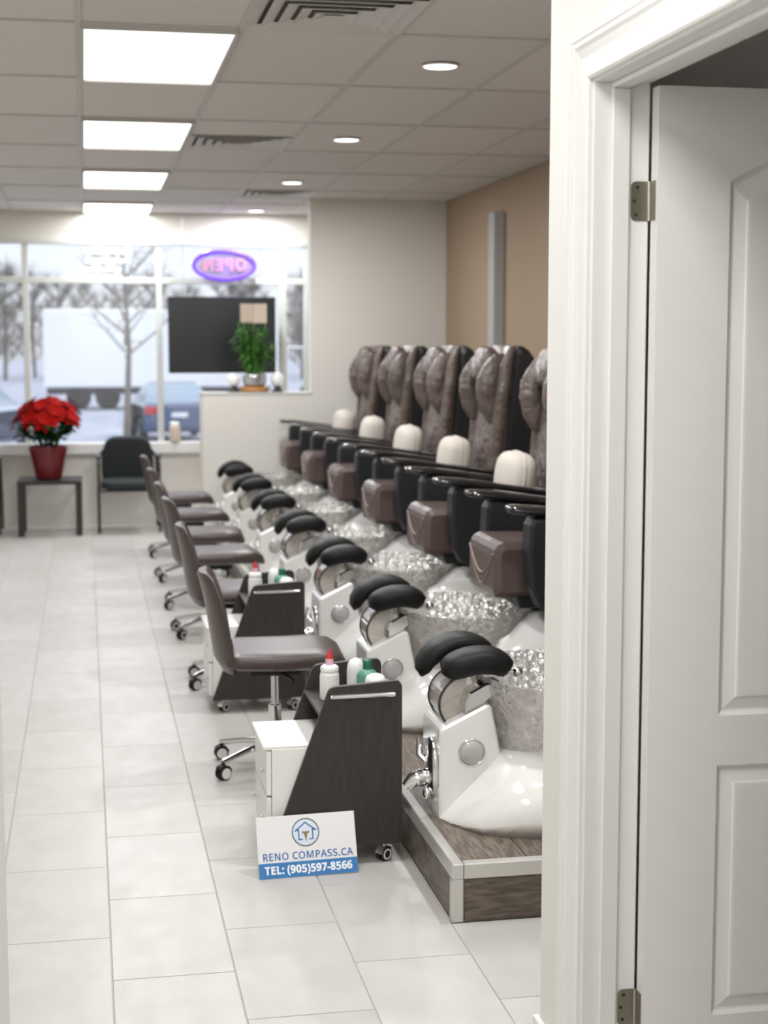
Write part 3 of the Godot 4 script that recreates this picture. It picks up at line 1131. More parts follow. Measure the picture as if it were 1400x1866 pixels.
func build_massage_chair() -> Node3D:
	# local: x 0 at the seat's front edge (X 1.53), towards the wall; y 0 on the platform
	var o := thing("massage_chair", "brown leather massage chair, first from the platform's open end", "massage chair", V(1.53, PLATFORM_TOP, FIRST_STATION), 0.0, "massage chairs along the tan wall")
	var P := func(X: float, Y: float) -> Vector2: return Vector2(X - 1.53, Y - PLATFORM_TOP)
	# pedestal
	var pd := Shape.new()
	pd.prism(PackedVector2Array([P.call(1.98, 0.171), P.call(2.5, 0.171), P.call(2.46, 0.62), P.call(1.99, 0.62)]), -0.26, 0.26, 0.015)
	put(o, "pedestal", pd, M.matt_black)
	# seat
	var st := Shape.new()
	st.prism(PackedVector2Array([P.call(1.558, 0.662), P.call(1.55, 0.69), P.call(1.55, 0.82), P.call(1.555, 0.846), P.call(1.568, 0.865), P.call(1.59, 0.875), P.call(1.75, 0.872), P.call(2.12, 0.85), P.call(2.16, 0.66), P.call(1.60, 0.655)]), -0.215, 0.215, 0.026, false)
	var seat := put(o, "seat", st, M.pad_leather)
	for k in 2:
		var sti := Shape.new()
		var path := []
		for i in 13:
			var u := i / 12.0
			path.append(Vector3(0.019, 0.66 - (0.095 + 0.045 * k) * sin(PI * u), lerpf(-0.185, 0.185, u)))
		sti.tube(path, 0.0035, 6)
		put(seat, "stitching", sti, M.stitching)
	# footwell panel under the seat
	var fw := Shape.new()
	fw.prism(PackedVector2Array([P.call(1.66, 0.614), P.call(2.0, 0.614), P.call(2.0, 0.66), P.call(1.64, 0.66)]), -0.2, 0.2, 0.006)
	put(o, "seat_pan", fw, M.matt_black)
	# arms
	for s in [-1.0, 1.0]:
		var sp := Shape.new()
		sp.prism(PackedVector2Array([P.call(1.645, 0.96), P.call(1.64, 0.86), P.call(1.652, 0.72), P.call(1.69, 0.64), P.call(1.76, 0.615), P.call(2.42, 0.60), P.call(2.45, 0.7), P.call(2.44, 0.90), P.call(2.2, 0.93), P.call(1.9, 0.965), P.call(1.70, 0.99), P.call(1.66, 0.985)]), s * 0.325 - 0.06, s * 0.325 + 0.06, 0.012)
		var arm := put(o, "armrest", sp, M.matt_black)
		var ar := []
		for e in [[1.565, 1.022, 0.03, 0.008], [1.57, 1.022, 0.05, 0.014], [1.60, 1.02, 0.068, 0.018], [1.7, 1.012, 0.076, 0.02], [1.9, 0.985, 0.076, 0.02], [2.15, 0.95, 0.072, 0.02], [2.36, 0.925, 0.064, 0.018], [2.42, 0.915, 0.05, 0.014], [2.44, 0.912, 0.03, 0.008]]:
			var r := PackedVector3Array()
			for k in 16:
				var t := TAU * k / 16
				r.append(Vector3(e[0] - 1.53, e[1] - PLATFORM_TOP + sin(t) * e[3], s * 0.325 + e[2] * signf(cos(t)) * pow(absf(cos(t)), 0.6)))
			ar.append(r)
		var tp := Shape.new()
		tp.loft(ar)
		put(arm, "tray", tp, M.gloss_black)
	# backrest: dark shell, cushion, side wings, head pad
	var sh := Shape.new()
	sh.prism(PackedVector2Array([P.call(2.25, 0.72), P.call(2.26, 0.95), P.call(2.285, 1.3), P.call(2.325, 1.6), P.call(2.345, 1.632), P.call(2.37, 1.638), P.call(2.41, 1.615), P.call(2.455, 1.555), P.call(2.48, 1.50), P.call(2.475, 1.42), P.call(2.45, 1.18), P.call(2.43, 0.9), P.call(2.42, 0.72)]), -0.268, 0.268, 0.03)
	var shell := put(o, "back_shell", sh, M.matt_black)
	for s in [-1.0, 1.0]:
		var lb := Shape.new()
		lb.box(Vector3(2.39 - 1.53, 1.36 - PLATFORM_TOP, s * 0.2685), Vector3(0.085, 0.012, 0.002))
		lb.box(Vector3(2.385 - 1.53, 1.335 - PLATFORM_TOP, s * 0.2685), Vector3(0.06, 0.012, 0.002))
		put(shell, "name_plate", lb, M.duct_white)
	var cu := Shape.new()
	var rings := []
	for e in [[0.80, 2.17, 0.20], [0.86, 2.16, 0.235], [1.0, 2.18, 0.245], [1.18, 2.20, 0.245], [1.32, 2.21, 0.245], [1.46, 2.22, 0.245], [1.56, 2.24, 0.24], [1.61, 2.26, 0.225], [1.64, 2.29, 0.19]]:
		var r := PackedVector3Array()
		var y: float = e[0] - PLATFORM_TOP
		var x: float = e[1] - 1.53
		var back: float = minf(x + 0.2, lerpf(0.76, 0.82, clampf((e[0] - 0.8) / 0.84, 0, 1)))
		var w: float = e[2]
		for k in 11:
			var u := -1.0 + 2.0 * k / 10.0
			var groove := 0.022 * exp(-pow((absf(u) - 0.52) / 0.09, 2.0))
			var roll := 0.05 * pow(absf(u), 6.0)
			r.append(Vector3(x + groove + roll, y, u * w))
		r.append(Vector3(back, y, w * 1.02))
		r.append(Vector3(back, y, -w * 1.02))
		rings.append(r)
	cu.loft(rings)
	put(o, "backrest", cu, M.chair_leather)
	for s in [-1.0, 1.0]:
		var wg := Shape.new()
		var wr := []
		for e in [[1.21, 2.20, 0.012, 0.03], [1.225, 2.18, 0.028, 0.04], [1.29, 2.14, 0.044, 0.055], [1.38, 2.12, 0.052, 0.065], [1.46, 2.125, 0.052, 0.068], [1.52, 2.155, 0.044, 0.06], [1.57, 2.195, 0.028, 0.05], [1.595, 2.225, 0.01, 0.03]]:
			var r := PackedVector3Array()
			for k in 14:
				var t := TAU * k / 14
				r.append(Vector3(e[1] - 1.53 + e[3] + cos(t) * e[3], e[0] - PLATFORM_TOP, s * 0.195 + sin(t) * e[2]))
			wr.append(r)
		wg.loft(wr)
		put(o, "shoulder_pad", wg, M.chair_leather)
		var bs := Shape.new()
		bs.tube([Vector3(0.68, 0.72, s * 0.238), Vector3(0.70, 0.95, s * 0.246), Vector3(0.72, 1.15, s * 0.247), Vector3(0.75, 1.36, s * 0.243), Vector3(0.79, 1.455, s * 0.225)], [0.028, 0.036, 0.038, 0.036, 0.02], 12)
		put(o, "side_bolster", bs, M.chair_leather)
	var hp := Shape.new()
	hp.tf = Transform3D(Basis(Vector3.BACK, -0.35), Vector3(0.69, 1.365, 0))
	hp.ball(Vector3.ZERO, Vector3(0.06, 0.10, 0.13), 20, 0.6, 0.6)
	put(o, "headrest", hp, M.chair_leather)
	return o

func build_pillow() -> Node3D:
	var o := thing("lumbar_pillow", "cream cushion leaning on the first massage chair from the open end", "pillow", V(2.045, 0.868, FIRST_STATION), 0.0, "cream lumbar cushions on the massage chairs")
	var s := Shape.new()
	s.tf = Transform3D(Basis(Vector3.BACK, -0.12), Vector3(0.0, 0.132, 0))
	s.ball(Vector3.ZERO, Vector3(0.085, 0.128, 0.17), 24, 0.64, 0.72)
	put(o, "cushion", s, M.cream_cloth)
	var w := Shape.new()
	w.tf = s.tf
	var path := []
	for k in 33:
		var t := TAU * k / 32
		path.append(Vector3(0, 0.13 * signf(sin(t)) * pow(absf(sin(t)), 0.65), 0.172 * signf(cos(t)) * pow(absf(cos(t)), 0.65)))
	w.tube(path, 0.004, 6)
	put(o, "piping", w, M.cream_cloth)
	return o

func build_stations() -> void:
	var nth := ["first", "second", "third", "fourth", "fifth", "sixth", "seventh"]
	var basin := build_basin()
	var chair := build_massage_chair()
	var pillow := build_pillow()
	for k in range(1, 7):
		var d := FIRST_STATION + STATION_STEP * k
		var end: String = " beside the low partition" if k == 6 else " from the platform's open end"
		copy(basin, "white pedicure basin with crackled glass bowl, " + nth[k] + end, V(1.06, PLATFORM_TOP, d))
		copy(chair, "brown leather massage chair, " + nth[k] + end, V(1.53, PLATFORM_TOP, d))
		copy(pillow, "cream cushion leaning on the " + nth[k] + " massage chair" + end, V(2.045, 0.868, d))

# ------------------------------------------------------------------ stools and carts
func caster(parent: Node, at: Vector3, turn: float, r: float, wheel: Material, fork: Material) -> void:
	var basis := Basis(Vector3.UP, turn)
	var h := Shape.new()
	h.tf = Transform3D(basis, at)
	h.tube([Vector3(0, r * 2.05, 0), Vector3(0, r * 2.6, 0)], r * 0.28, 8)
	var hood := []
	for i in 7:
		var a := PI * 0.05 + PI * 0.75 * i / 6.0
		hood.append(PackedVector3Array([Vector3(-cos(a) * r * 1.15, r + sin(a) * r * 1.15, -r * 0.62), Vector3(-cos(a) * r * 1.02, r + sin(a) * r * 1.02, -r * 0.62), Vector3(-cos(a) * r * 1.02, r + sin(a) * r * 1.02, r * 0.62), Vector3(-cos(a) * r * 1.15, r + sin(a) * r * 1.15, r * 0.62)]))
	h.loft(hood, true, true, false)
	var c := put(parent, "caster", h, fork)
	for s in [-1.0, 1.0]:
		var w := Shape.new()
		w.tf = Transform3D(basis, at + Vector3(0, r, 0)) * Transform3D(Basis(Vector3.RIGHT, PI / 2), Vector3(0, 0, s * r * 0.42))
		w.lathe([Vector2(r * 0.3, -r * 0.28), Vector2(r * 0.9, -r * 0.28), Vector2(r, -r * 0.18), Vector2(r, r * 0.18), Vector2(r * 0.9, r * 0.28), Vector2(r * 0.3, r * 0.28)], 18)
		var ww := put(c, "wheel", w, wheel)
		var g := Shape.new()
		g.tf = Transform3D(basis, at + Vector3(0, r, 0)) * Transform3D(Basis(Vector3.RIGHT, PI / 2), Vector3(0, 0, s * r * 0.72))
		g.lathe([Vector2(r * 0.55, -r * 0.05), Vector2(r * 0.55, r * 0.03), Vector2(r * 0.76, r * 0.03), Vector2(r * 0.76, -r * 0.05)], 18)
		put(ww, "rim_band", g, M.white_laminate)

func build_stool() -> Node3D:
	# local: origin under the gas lift on the floor, facing +x
	var o := thing("salon_stool", "brown leather low-back stool on chrome star base behind the first trolley", "stool", Vector3.ZERO, 0.0, "brown leather stools facing the basins")
	var seat := Shape.new()
	var rings := []
	for e in [[-0.225, 0.445, 0.016, 0.155], [-0.215, 0.447, 0.03, 0.19], [-0.17, 0.449, 0.04, 0.21], [0.0, 0.446, 0.042, 0.218], [0.12, 0.45, 0.043, 0.215], [0.19, 0.445, 0.04, 0.205], [0.225, 0.432, 0.032, 0.185], [0.24, 0.42, 0.014, 0.15]]:
		var r := PackedVector3Array()
		for k in 24:
			var t := TAU * k / 24
			var z: float = e[3] * signf(cos(t)) * pow(absf(cos(t)), 0.7)
			var y: float = e[1] + e[2] * signf(sin(t)) * pow(absf(sin(t)), 0.8)
			y += 0.016 * pow(absf(z / 0.22), 2.0) * (1.0 if sin(t) > 0 else 0.3)
			r.append(Vector3(e[0] + 0.03, y, z))
		rings.append(r)
	seat.loft(rings)
	put(o, "seat", seat, M.stool_leather)
	var back := Shape.new()
	rings = []
	for e in [[-0.20, 0.40, 0.13], [-0.222, 0.405, 0.165], [-0.238, 0.45, 0.195], [-0.25, 0.52, 0.208], [-0.262, 0.60, 0.205], [-0.275, 0.68, 0.19], [-0.29, 0.745, 0.165], [-0.30, 0.775, 0.14], [-0.305, 0.785, 0.11]]:
		var r := PackedVector3Array()
		var th: float = 0.026 if e[1] > 0.405 and e[1] < 0.78 else 0.014
		for k in 20:
			var t := TAU * k / 20
			var z: float = e[2] * signf(cos(t)) * pow(absf(cos(t)), 0.8)
			var x: float = e[0] + 0.05 * pow(absf(z) / 0.21, 2.0) + sin(t) * th
			r.append(Vector3(x + 0.03, e[1], z))
		rings.append(r)
	back.loft(rings)
	put(o, "backrest", back, M.stool_leather)
	var mech := Shape.new()
	mech.box(Vector3(0, 0.39, 0), Vector3(0.2, 0.03, 0.12), 0.006)
	mech.tube([Vector3(0.02, 0.385, 0.05), Vector3(0.06, 0.38, 0.15), Vector3(0.06, 0.378, 0.2)], 0.006, 8)
	put(o, "tilt_lever", mech, M.matt_black)
	var lift := Shape.new()
	lift.lathe([Vector2(0.025, 0.075), Vector2(0.025, 0.25), Vector2(0.023, 0.255), Vector2(0.014, 0.257), Vector2(0.014, 0.385)], 18)
	put(o, "gas_lift", lift, M.chrome)
	var hub := Shape.new()
	hub.lathe([Vector2(0.001, 0.07), Vector2(0.034, 0.07), Vector2(0.038, 0.08), Vector2(0.036, 0.12), Vector2(0.028, 0.128), Vector2(0.001, 0.128)], 18)
	var base := put(o, "base_hub", hub, M.chrome)
	for k in 5:
		var a := TAU * k / 5 + PI * 0.8
		var dir := Vector3(cos(a), 0, sin(a))
		var leg := Shape.new()
		leg.tube([dir * 0.02 + Vector3(0, 0.105, 0), dir * 0.14 + Vector3(0, 0.092, 0), dir * 0.258 + Vector3(0, 0.07, 0)], [0.017, 0.015, 0.012], 10, true, 0.8)
		put(base, "star_arm", leg, M.chrome)
		caster(o, dir * 0.255, -a + 0.8 * k, 0.027, M.black_rubber, M.matt_black)
	return o

func build_stools() -> void:
	var s := build_stool()
	s.position = V(0.70, 0, 5.9)
	s.rotation.y = -0.06
	var spots := [[0.70, 7.47, -0.05, "behind the second trolley"], [0.70, 8.8, 0.06, "third in the row from the door end"], [0.70, 9.78, -0.06, "fourth in the row from the door end"], [0.70, 10.95, 0.06, "fifth in the row from the door end"], [0.70, 12.22, 0.0, "nearest the low partition and guest chair"]]
	for p in spots:
		copy(s, "brown leather low-back stool on chrome star base, " + p[3], V(p[0], 0, p[1]), p[2])

func rounded(pts: Array, radii: Array, n := 5) -> PackedVector2Array:
	var out := PackedVector2Array()
	for i in pts.size():
		var p: Vector2 = pts[i]
		var r: float = radii[i]
		if r <= 0.0:
			out.append(p)
			continue
		var a: Vector2 = p + (pts[(i - 1 + pts.size()) % pts.size()] - p).normalized() * r
		var b: Vector2 = p + (pts[(i + 1) % pts.size()] - p).normalized() * r
		for k in n + 1:
			var t := float(k) / n
			out.append(a.lerp(p, t).lerp(p.lerp(b, t), t))
	return out

func build_cart() -> Node3D:
	# local: x from the drawers (-) to the basin side, origin on the floor under the middle of the near panel's foot line
	var o := thing("pedicure_trolley", "dark wood and white pedicure trolley standing behind the business card sign", "trolley", V(0.75, 0, 4.71), 0.0, "pedicure trolleys with dark side panels")
	var W := 0.37
	var poly := rounded([Vector2(-0.205, 0.062), Vector2(0.213, 0.062), Vector2(0.213, 0.592), Vector2(-0.018, 0.577)], [0.0, 0.0, 0.026, 0.022])
	for z in [0.0, -(W - 0.018)]:
		var s := Shape.new()
		s.prism(poly, z, z - 0.018, 0.0015)
		var p := put(o, "side_panel", s, M.dark_wood)
		var h := Shape.new()
		var zo: float = z + 0.004 if z == 0.0 else z - 0.022
		h.tube([Vector3(-0.017, 0.547, zo), Vector3(-0.013, 0.547, zo), Vector3(0.187, 0.547, zo), Vector3(0.191, 0.547, zo)], [0.004, 0.0078, 0.0078, 0.004], 10)
		put(p, "towel_bar", h, M.chrome)
	var body := Shape.new()
	body.box(Vector3(-0.02, 0.23, -W / 2), Vector3(0.36, 0.305, W - 0.04), 0.002)
	put(o, "cabinet", body, M.white_laminate)
	var top := Shape.new()
	top.box(Vector3(-0.022, 0.386, -W / 2), Vector3(0.41, 0.014, W - 0.042), 0.003)
	put(o, "worktop", top, M.white_laminate)
	for y in [0.305, 0.155]:
		var dr := Shape.new()
		dr.box(Vector3(-0.209, y, -W / 2), Vector3(0.016, 0.143, W - 0.046), 0.002)
		var df := put(o, "drawer", dr, M.white_laminate)
		for z in [-0.06, -W + 0.06]:
			var kn := Shape.new()
			kn.tf = Transform3D(Basis(Vector3.BACK, PI / 2), Vector3(-0.217, y, z))
			kn.lathe([Vector2(0.004, 0.0), Vector2(0.004, 0.008), Vector2(0.008, 0.011), Vector2(0.008, 0.015), Vector2(0.001, 0.017)], 12)
			put(df, "knob", kn, M.chrome)
	var tray := Shape.new()
	tray.box(Vector3(0.07, 0.487, -W / 2), Vector3(0.24, 0.012, W - 0.038), 0.001)
	put(o, "tray", tray, M.dark_wood)
	var rear := Shape.new()
	rear.box(Vector3(0.2, 0.3, -W / 2), Vector3(0.014, 0.4, W - 0.038), 0.001)
	put(o, "rear_panel", rear, M.dark_wood)
	for c in [[-0.15, -0.05], [0.16, -0.03], [-0.15, -W + 0.05], [0.16, -W + 0.03]]:
		caster(o, Vector3(c[0], 0, c[1]), 0.6, 0.023, M.matt_black, M.chrome)
	return o

func bottle(called: String, at: Vector3, label: String, category: String, body: Array, bm: Material, cap: Array, cm: Material, tip: Array, tm: Material, square := false) -> void:
	var o := thing(called, label, category, at, 0.3, "bottles on the trolleys")
	var b := Shape.new()
	if square:
		var rings := []
		for p in body:
			var r := PackedVector3Array()
			for k in 20:
				var t := TAU * k / 20
				r.append(Vector3(p.x * signf(cos(t)) * pow(absf(cos(t)), 0.5), p.y, 0.8 * p.x * signf(sin(t)) * pow(absf(sin(t)), 0.5)))
			rings.append(r)
		b.loft(rings)
	else:
		b.lathe(body, 20)
	put(o, "body", b, bm)
	if cap.size():
		var c := Shape.new()
		c.lathe(cap, 16)
		put(o, "collar", c, cm)
	if tip.size():
		var t := Shape.new()
		t.lathe(tip, 14)
		put(o, "cap", t, tm)

func build_carts() -> void:
	var c := build_cart()
	copy(c, "dark wood and white pedicure trolley standing behind the first brown stool", V(0.735, 0, 6.82))
	var k := 0
	for at in [V(0.75, 0.494, 4.71), V(0.735, 0.494, 6.82)]:
		var which: String = ["on the trolley behind the sign", "on the trolley behind the first stool"][k]
		k += 1
		bottle("squeeze_bottle", at + Vector3(0.012, 0, -0.20), "white squeeze bottle with a red pointed cap " + which, "bottle",
			[Vector2(0.03, 0), Vector2(0.032, 0.006), Vector2(0.032, 0.08), Vector2(0.029, 0.088), Vector2(0.027, 0.09), Vector2(0.03, 0.094), Vector2(0.03, 0.106), Vector2(0.024, 0.112), Vector2(0.016, 0.114)], M.bottle_white,
			[Vector2(0.013, 0.113), Vector2(0.013, 0.133), Vector2(0.011, 0.135)], M.cap_pink, [Vector2(0.012, 0.134), Vector2(0.011, 0.142), Vector2(0.004, 0.16), Vector2(0.002, 0.165)], M.cap_red)
		bottle("lotion_bottle", at + Vector3(0.105, 0, -0.235), "rounded white lotion bottle " + which, "bottle",
			[Vector2(0.026, 0), Vector2(0.03, 0.006), Vector2(0.03, 0.085), Vector2(0.027, 0.105), Vector2(0.02, 0.118), Vector2(0.008, 0.125), Vector2(0.001, 0.126)], M.bottle_white, [], null, [], null)
		bottle("spray_bottle", at + Vector3(0.128, 0, -0.15), "pale green bottle with dark green top " + which, "bottle",
			[Vector2(0.032, 0), Vector2(0.035, 0.006), Vector2(0.035, 0.085), Vector2(0.026, 0.1), Vector2(0.014, 0.106)], M.bottle_green,
			[Vector2(0.015, 0.105), Vector2(0.015, 0.13), Vector2(0.012, 0.136), Vector2(0.001, 0.137)], M.cap_green, [], null)
		bottle("cream_jar", at + Vector3(0.14, 0, -0.07), "low white jar with a domed lid " + which, "jar",
			[Vector2(0.03, 0), Vector2(0.032, 0.004), Vector2(0.032, 0.07), Vector2(0.03, 0.074)], M.bottle_white,
			[Vector2(0.034, 0.072), Vector2(0.034, 0.086), Vector2(0.028, 0.099), Vector2(0.015, 0.106), Vector2(0.001, 0.107)], M.white_ceramic, [], null)

func text(parent: Node, called: String, words: String, size: float, at: Vector3, m: Material, width := 0.0, weight := 700, spacing := 0) -> void:
	var t := TextMesh.new()
	var f := SystemFont.new()
	f.font_names = PackedStringArray(["Droid Sans"])
	f.font_weight = weight
	var fv := FontVariation.new()
	fv.base_font = f
	fv.variation_embolden = 0.5 if weight > 600 else 0.45
	fv.spacing_glyph = spacing
	t.font = fv
	t.text = words
	t.font_size = 64
	t.pixel_size = size / 64.0
	t.depth = 0.0008
	t.curve_step = 1.0
	var o := put(parent, called, t, m, at)
	if width > 0.0:
		var w := t.get_aabb().size.x
		o.scale = Vector3(width / w, 1, 1)

func build_sign() -> void:
	# stands on the floor, leaning back against the trolley's side panel
	var W := 0.312
	var H := 0.19
	var lean := 0.36
	var o := thing("business_sign", "white and blue business card sign leaning on the trolley, on the floor", "sign", V(0.653, 0.0005, 4.632), 0.0)
	o.rotation = Vector3(-lean, 0.02, 0.012)
	var b := Shape.new()
	b.box(Vector3(0, H / 2, -0.002), Vector3(W, H, 0.004), 0.0006)
	put(o, "board", b, M.sign_white)
	var band := Shape.new()
	band.box(Vector3(0, 0.0245, 0.0004), Vector3(W - 0.001, 0.047, 0.001))
	put(o, "blue_band", band, M.sign_blue)
	text(o, "phone_lettering", "TEL: (905)597-8566", 0.033, Vector3(0.0, 0.0245, 0.0011), M.print_white, 0.275)
	text(o, "name_lettering", "RENO COMPASS.CA", 0.030, Vector3(0.0, 0.0655, 0.0006), M.print_blue, 0.284, 500, 2)
	# emblem: ring, house outline, pointed screw
	var c := Vector3(-0.002, 0.135, 0.0006)
	var ring := Shape.new()
	var path := []
	for k in 49:
		var a := TAU * k / 48
		path.append([cos(a), sin(a)])
	var rr := []
	for p in path:
		rr.append(PackedVector3Array([c + Vector3(p[0] * 0.0435, p[1] * 0.0435, -0.0004), c + Vector3(p[0] * 0.0435, p[1] * 0.0435, 0.0006), c + Vector3(p[0] * 0.0400, p[1] * 0.0400, 0.0006), c + Vector3(p[0] * 0.04, p[1] * 0.04, -0.0004)]))
	ring.loft(rr, true, false, false)
	var em := put(o, "emblem_ring", ring, M.print_grey)
	var disc := Shape.new()
	disc.tf = Transform3D(Basis(Vector3.RIGHT, PI / 2), c)
	disc.lathe([Vector2(0.0398, -0.0003), Vector2(0.0398, 0.0002), Vector2(0.001, 0.0002)], 40, Vector3.ZERO, false)
	put(em, "emblem_ground", disc, M.print_pale)
	var house := Shape.new()
	var line := [Vector2(-0.012, -0.0215), Vector2(-0.022, -0.0215), Vector2(-0.022, 0.008), Vector2(-0.032, 0.006), Vector2(0.0, 0.03), Vector2(0.032, 0.006), Vector2(0.022, 0.008), Vector2(0.022, -0.0215), Vector2(0.012, -0.0215)]
	for i in line.size() - 1:
		var a: Vector2 = line[i]
		var e: Vector2 = line[i + 1]
		var d := (e - a).normalized() * 0.0018
		var s := Vector2(-d.y, d.x)
		house.prism(PackedVector2Array([a - d - s, e + d - s, e + d + s, a - d + s]), c.z + 0.0001, c.z + 0.0009)
		for j in range(house.v.size() - 1, -1, -1):
			pass
	house.tf = Transform3D()
	var hm := put(em, "emblem_house", house, M.print_blue)
	hm.position = Vector3(c.x, c.y, 0)
	var pin := Shape.new()
	pin.prism(PackedVector2Array([Vector2(0.0, -0.031), Vector2(0.0045, -0.006), Vector2(0.012, 0.0), Vector2(0.010, 0.004), Vector2(0.003, 0.001), Vector2(0.0, 0.005), Vector2(-0.003, 0.001), Vector2(-0.010, 0.004), Vector2(-0.012, 0.0), Vector2(-0.0045, -0.006)]), c.z + 0.0002, c.z + 0.0011)
	var pm := put(em, "emblem_point", pin, M.print_gold)
	pm.position = Vector3(c.x, c.y, 0)

# ------------------------------------------------------------------ waiting corner
func leaf_shape(s: Shape, base: Vector3, dir: Vector3, up: Vector3, L: float, w: float, droop: float) -> void:
	var side := dir.cross(up).normalized()
	var rows := []
	for i in 5:
		var u := i / 4.0
		var p := base + dir * L * u + up * (-droop * u * u * L)
		var h := w * sin(PI * clampf(0.08 + u * 0.9, 0, 1))
		rows.append(PackedVector3Array([p - side * h, p - up * h * 0.25, p + side * h]))
	s.loft(rows, false, false, true)

func build_waiting() -> void:
	# side table
	var t := thing("side_table", "dark square side table under the red poinsettia", "side table", V(-0.32, 0, 13.85))
	var top := Shape.new()
	top.box(Vector3(0, 0.463, 0), Vector3(0.55, 0.034, 0.5), 0.004)
	put(t, "tabletop", top, M.table_dark)
	for sx in [-1, 1]:
		for sz in [-1, 1]:
			var l := Shape.new()
			l.box(Vector3(sx * 0.245, 0.223, sz * 0.22), Vector3(0.055, 0.446, 0.055), 0.003)
			put(t, "leg", l, M.table_dark)
	# poinsettia
	rng.seed = 21
	var p := thing("poinsettia", "potted poinsettia with red bracts over dark green leaves", "potted plant", V(-0.33, 0.48, 13.85))
	var pot := Shape.new()
	pot.lathe([Vector2(0.001, 0.0), Vector2(0.1, 0.0), Vector2(0.115, 0.02), Vector2(0.15, 0.2), Vector2(0.165, 0.255), Vector2(0.17, 0.29), Vector2(0.157, 0.29), Vector2(0.15, 0.25), Vector2(0.001, 0.245)], 28)
	put(p, "pot", pot, M.pot_red)
	var so := Shape.new()
	so.lathe([Vector2(0.146, 0.248), Vector2(0.1, 0.258), Vector2(0.001, 0.262)], 20)
	put(p, "soil", so, M.soil)
	var heads := []
	for k in 20:
		var a := k * 2.4
		var r := 0.29 * sqrt((k + 0.5) / 20.0)
		heads.append(Vector3(cos(a) * r, 0.665 - 0.55 * r * r / 0.3 + rng.randf_range(-0.03, 0.03), sin(a) * r))
	var stems := Shape.new()
	var green := Shape.new()
	for h in heads:
		var root := Vector3(h.x * 0.25, 0.25, h.z * 0.25)
		stems.tube([root, root.lerp(h, 0.55) + Vector3(0, 0.04, 0), h], [0.006, 0.005, 0.004], 5)
		for j in 9:
			var a := rng.randf() * TAU
			var u := rng.randf_range(0.35, 0.9)
			var b: Vector3 = root.lerp(h, u)
			leaf_shape(green, b, Vector3(cos(a), rng.randf_range(-0.25, 0.35), sin(a)).normalized(), Vector3.UP, rng.randf_range(0.1, 0.16), 0.038, 0.35)
		var fl := Shape.new()
		var face := (Vector3(h.x, 0, h.z) * 2.6 + Vector3.UP * 0.55).normalized()
		var fx := face.cross(Vector3.FORWARD if absf(face.z) < 0.8 else Vector3.RIGHT).normalized()
		var fy := face.cross(fx).normalized()
		for ring in 2:
			var m := 8 if ring == 0 else 6
			for j in m:
				var a := TAU * j / m + rng.randf() * 0.4
				var dir := (fx * cos(a) + fy * sin(a) + face * (0.1 + 0.35 * ring)).normalized()
				leaf_shape(fl, h + face * 0.012 * ring, dir, face, (0.115 if ring == 0 else 0.08) * rng.randf_range(0.85, 1.15), 0.034, 0.2)
		put(p, "flower_head", fl, M.leaf_red)
	put(p, "stems", stems, M.leaf_green)
	var go := put(p, "foliage", green, M.leaf_green)
	go.set_meta("kind", "stuff")
	# guest chairs
	var c := thing("guest_chair", "black upholstered guest chair with arms between poinsettia table and low partition", "chair", V(0.36, 0, 13.9), 0.0, "black guest chairs under the window")
	var back := Shape.new()
	back.tf = Transform3D(Basis(Vector3.RIGHT, 0.14), Vector3(0, 0.62, -0.2))
	back.prism(rounded([Vector2(-0.225, -0.19), Vector2(0.225, -0.19), Vector2(0.235, 0.0), Vector2(0.19, 0.215), Vector2(-0.19, 0.215), Vector2(-0.235, 0.0)], [0.06, 0.06, 0.08, 0.1, 0.1, 0.08], 6), -0.03, 0.035, 0.018)
	put(c, "backrest", back, M.guest_cloth)
	var seat := Shape.new()
	seat.ball(Vector3(0, 0.425, 0.02), Vector3(0.245, 0.045, 0.235), 24, 0.5, 0.45)
	put(c, "seat", seat, M.guest_cloth)
	for s in [-1.0, 1.0]:
		var f := Shape.new()
		f.tube([Vector3(s * 0.262, 0.012, 0.24), Vector3(s * 0.262, 0.3, 0.235), Vector3(s * 0.262, 0.6, 0.225), Vector3(s * 0.262, 0.645, 0.19), Vector3(s * 0.262, 0.65, 0.0), Vector3(s * 0.262, 0.65, -0.2)], 0.012, 8)
		put(c, "front_leg", f, M.matt_black)
		var r := Shape.new()
		r.tube([Vector3(s * 0.262, 0.012, -0.26), Vector3(s * 0.262, 0.3, -0.22), Vector3(s * 0.255, 0.65, -0.21), Vector3(s * 0.2, 0.72, -0.245)], 0.012, 8)
		put(c, "rear_leg", r, M.matt_black)
		var a := Shape.new()
		a.ball(Vector3(s * 0.262, 0.668, 0.02), Vector3(0.027, 0.014, 0.17), 16, 0.6, 0.6)
		put(c, "arm_pad", a, M.matt_black)
	for z in [-0.16, 0.18]:
		var fr := Shape.new()
		fr.tube([Vector3(-0.262, 0.375, z), Vector3(0.262, 0.375, z)], 0.011, 8)
		put(c, "seat_rail", fr, M.matt_black)
	copy(c, "black guest chair with arms between the side table and the side wall", V(-1.01, 0, 13.9))

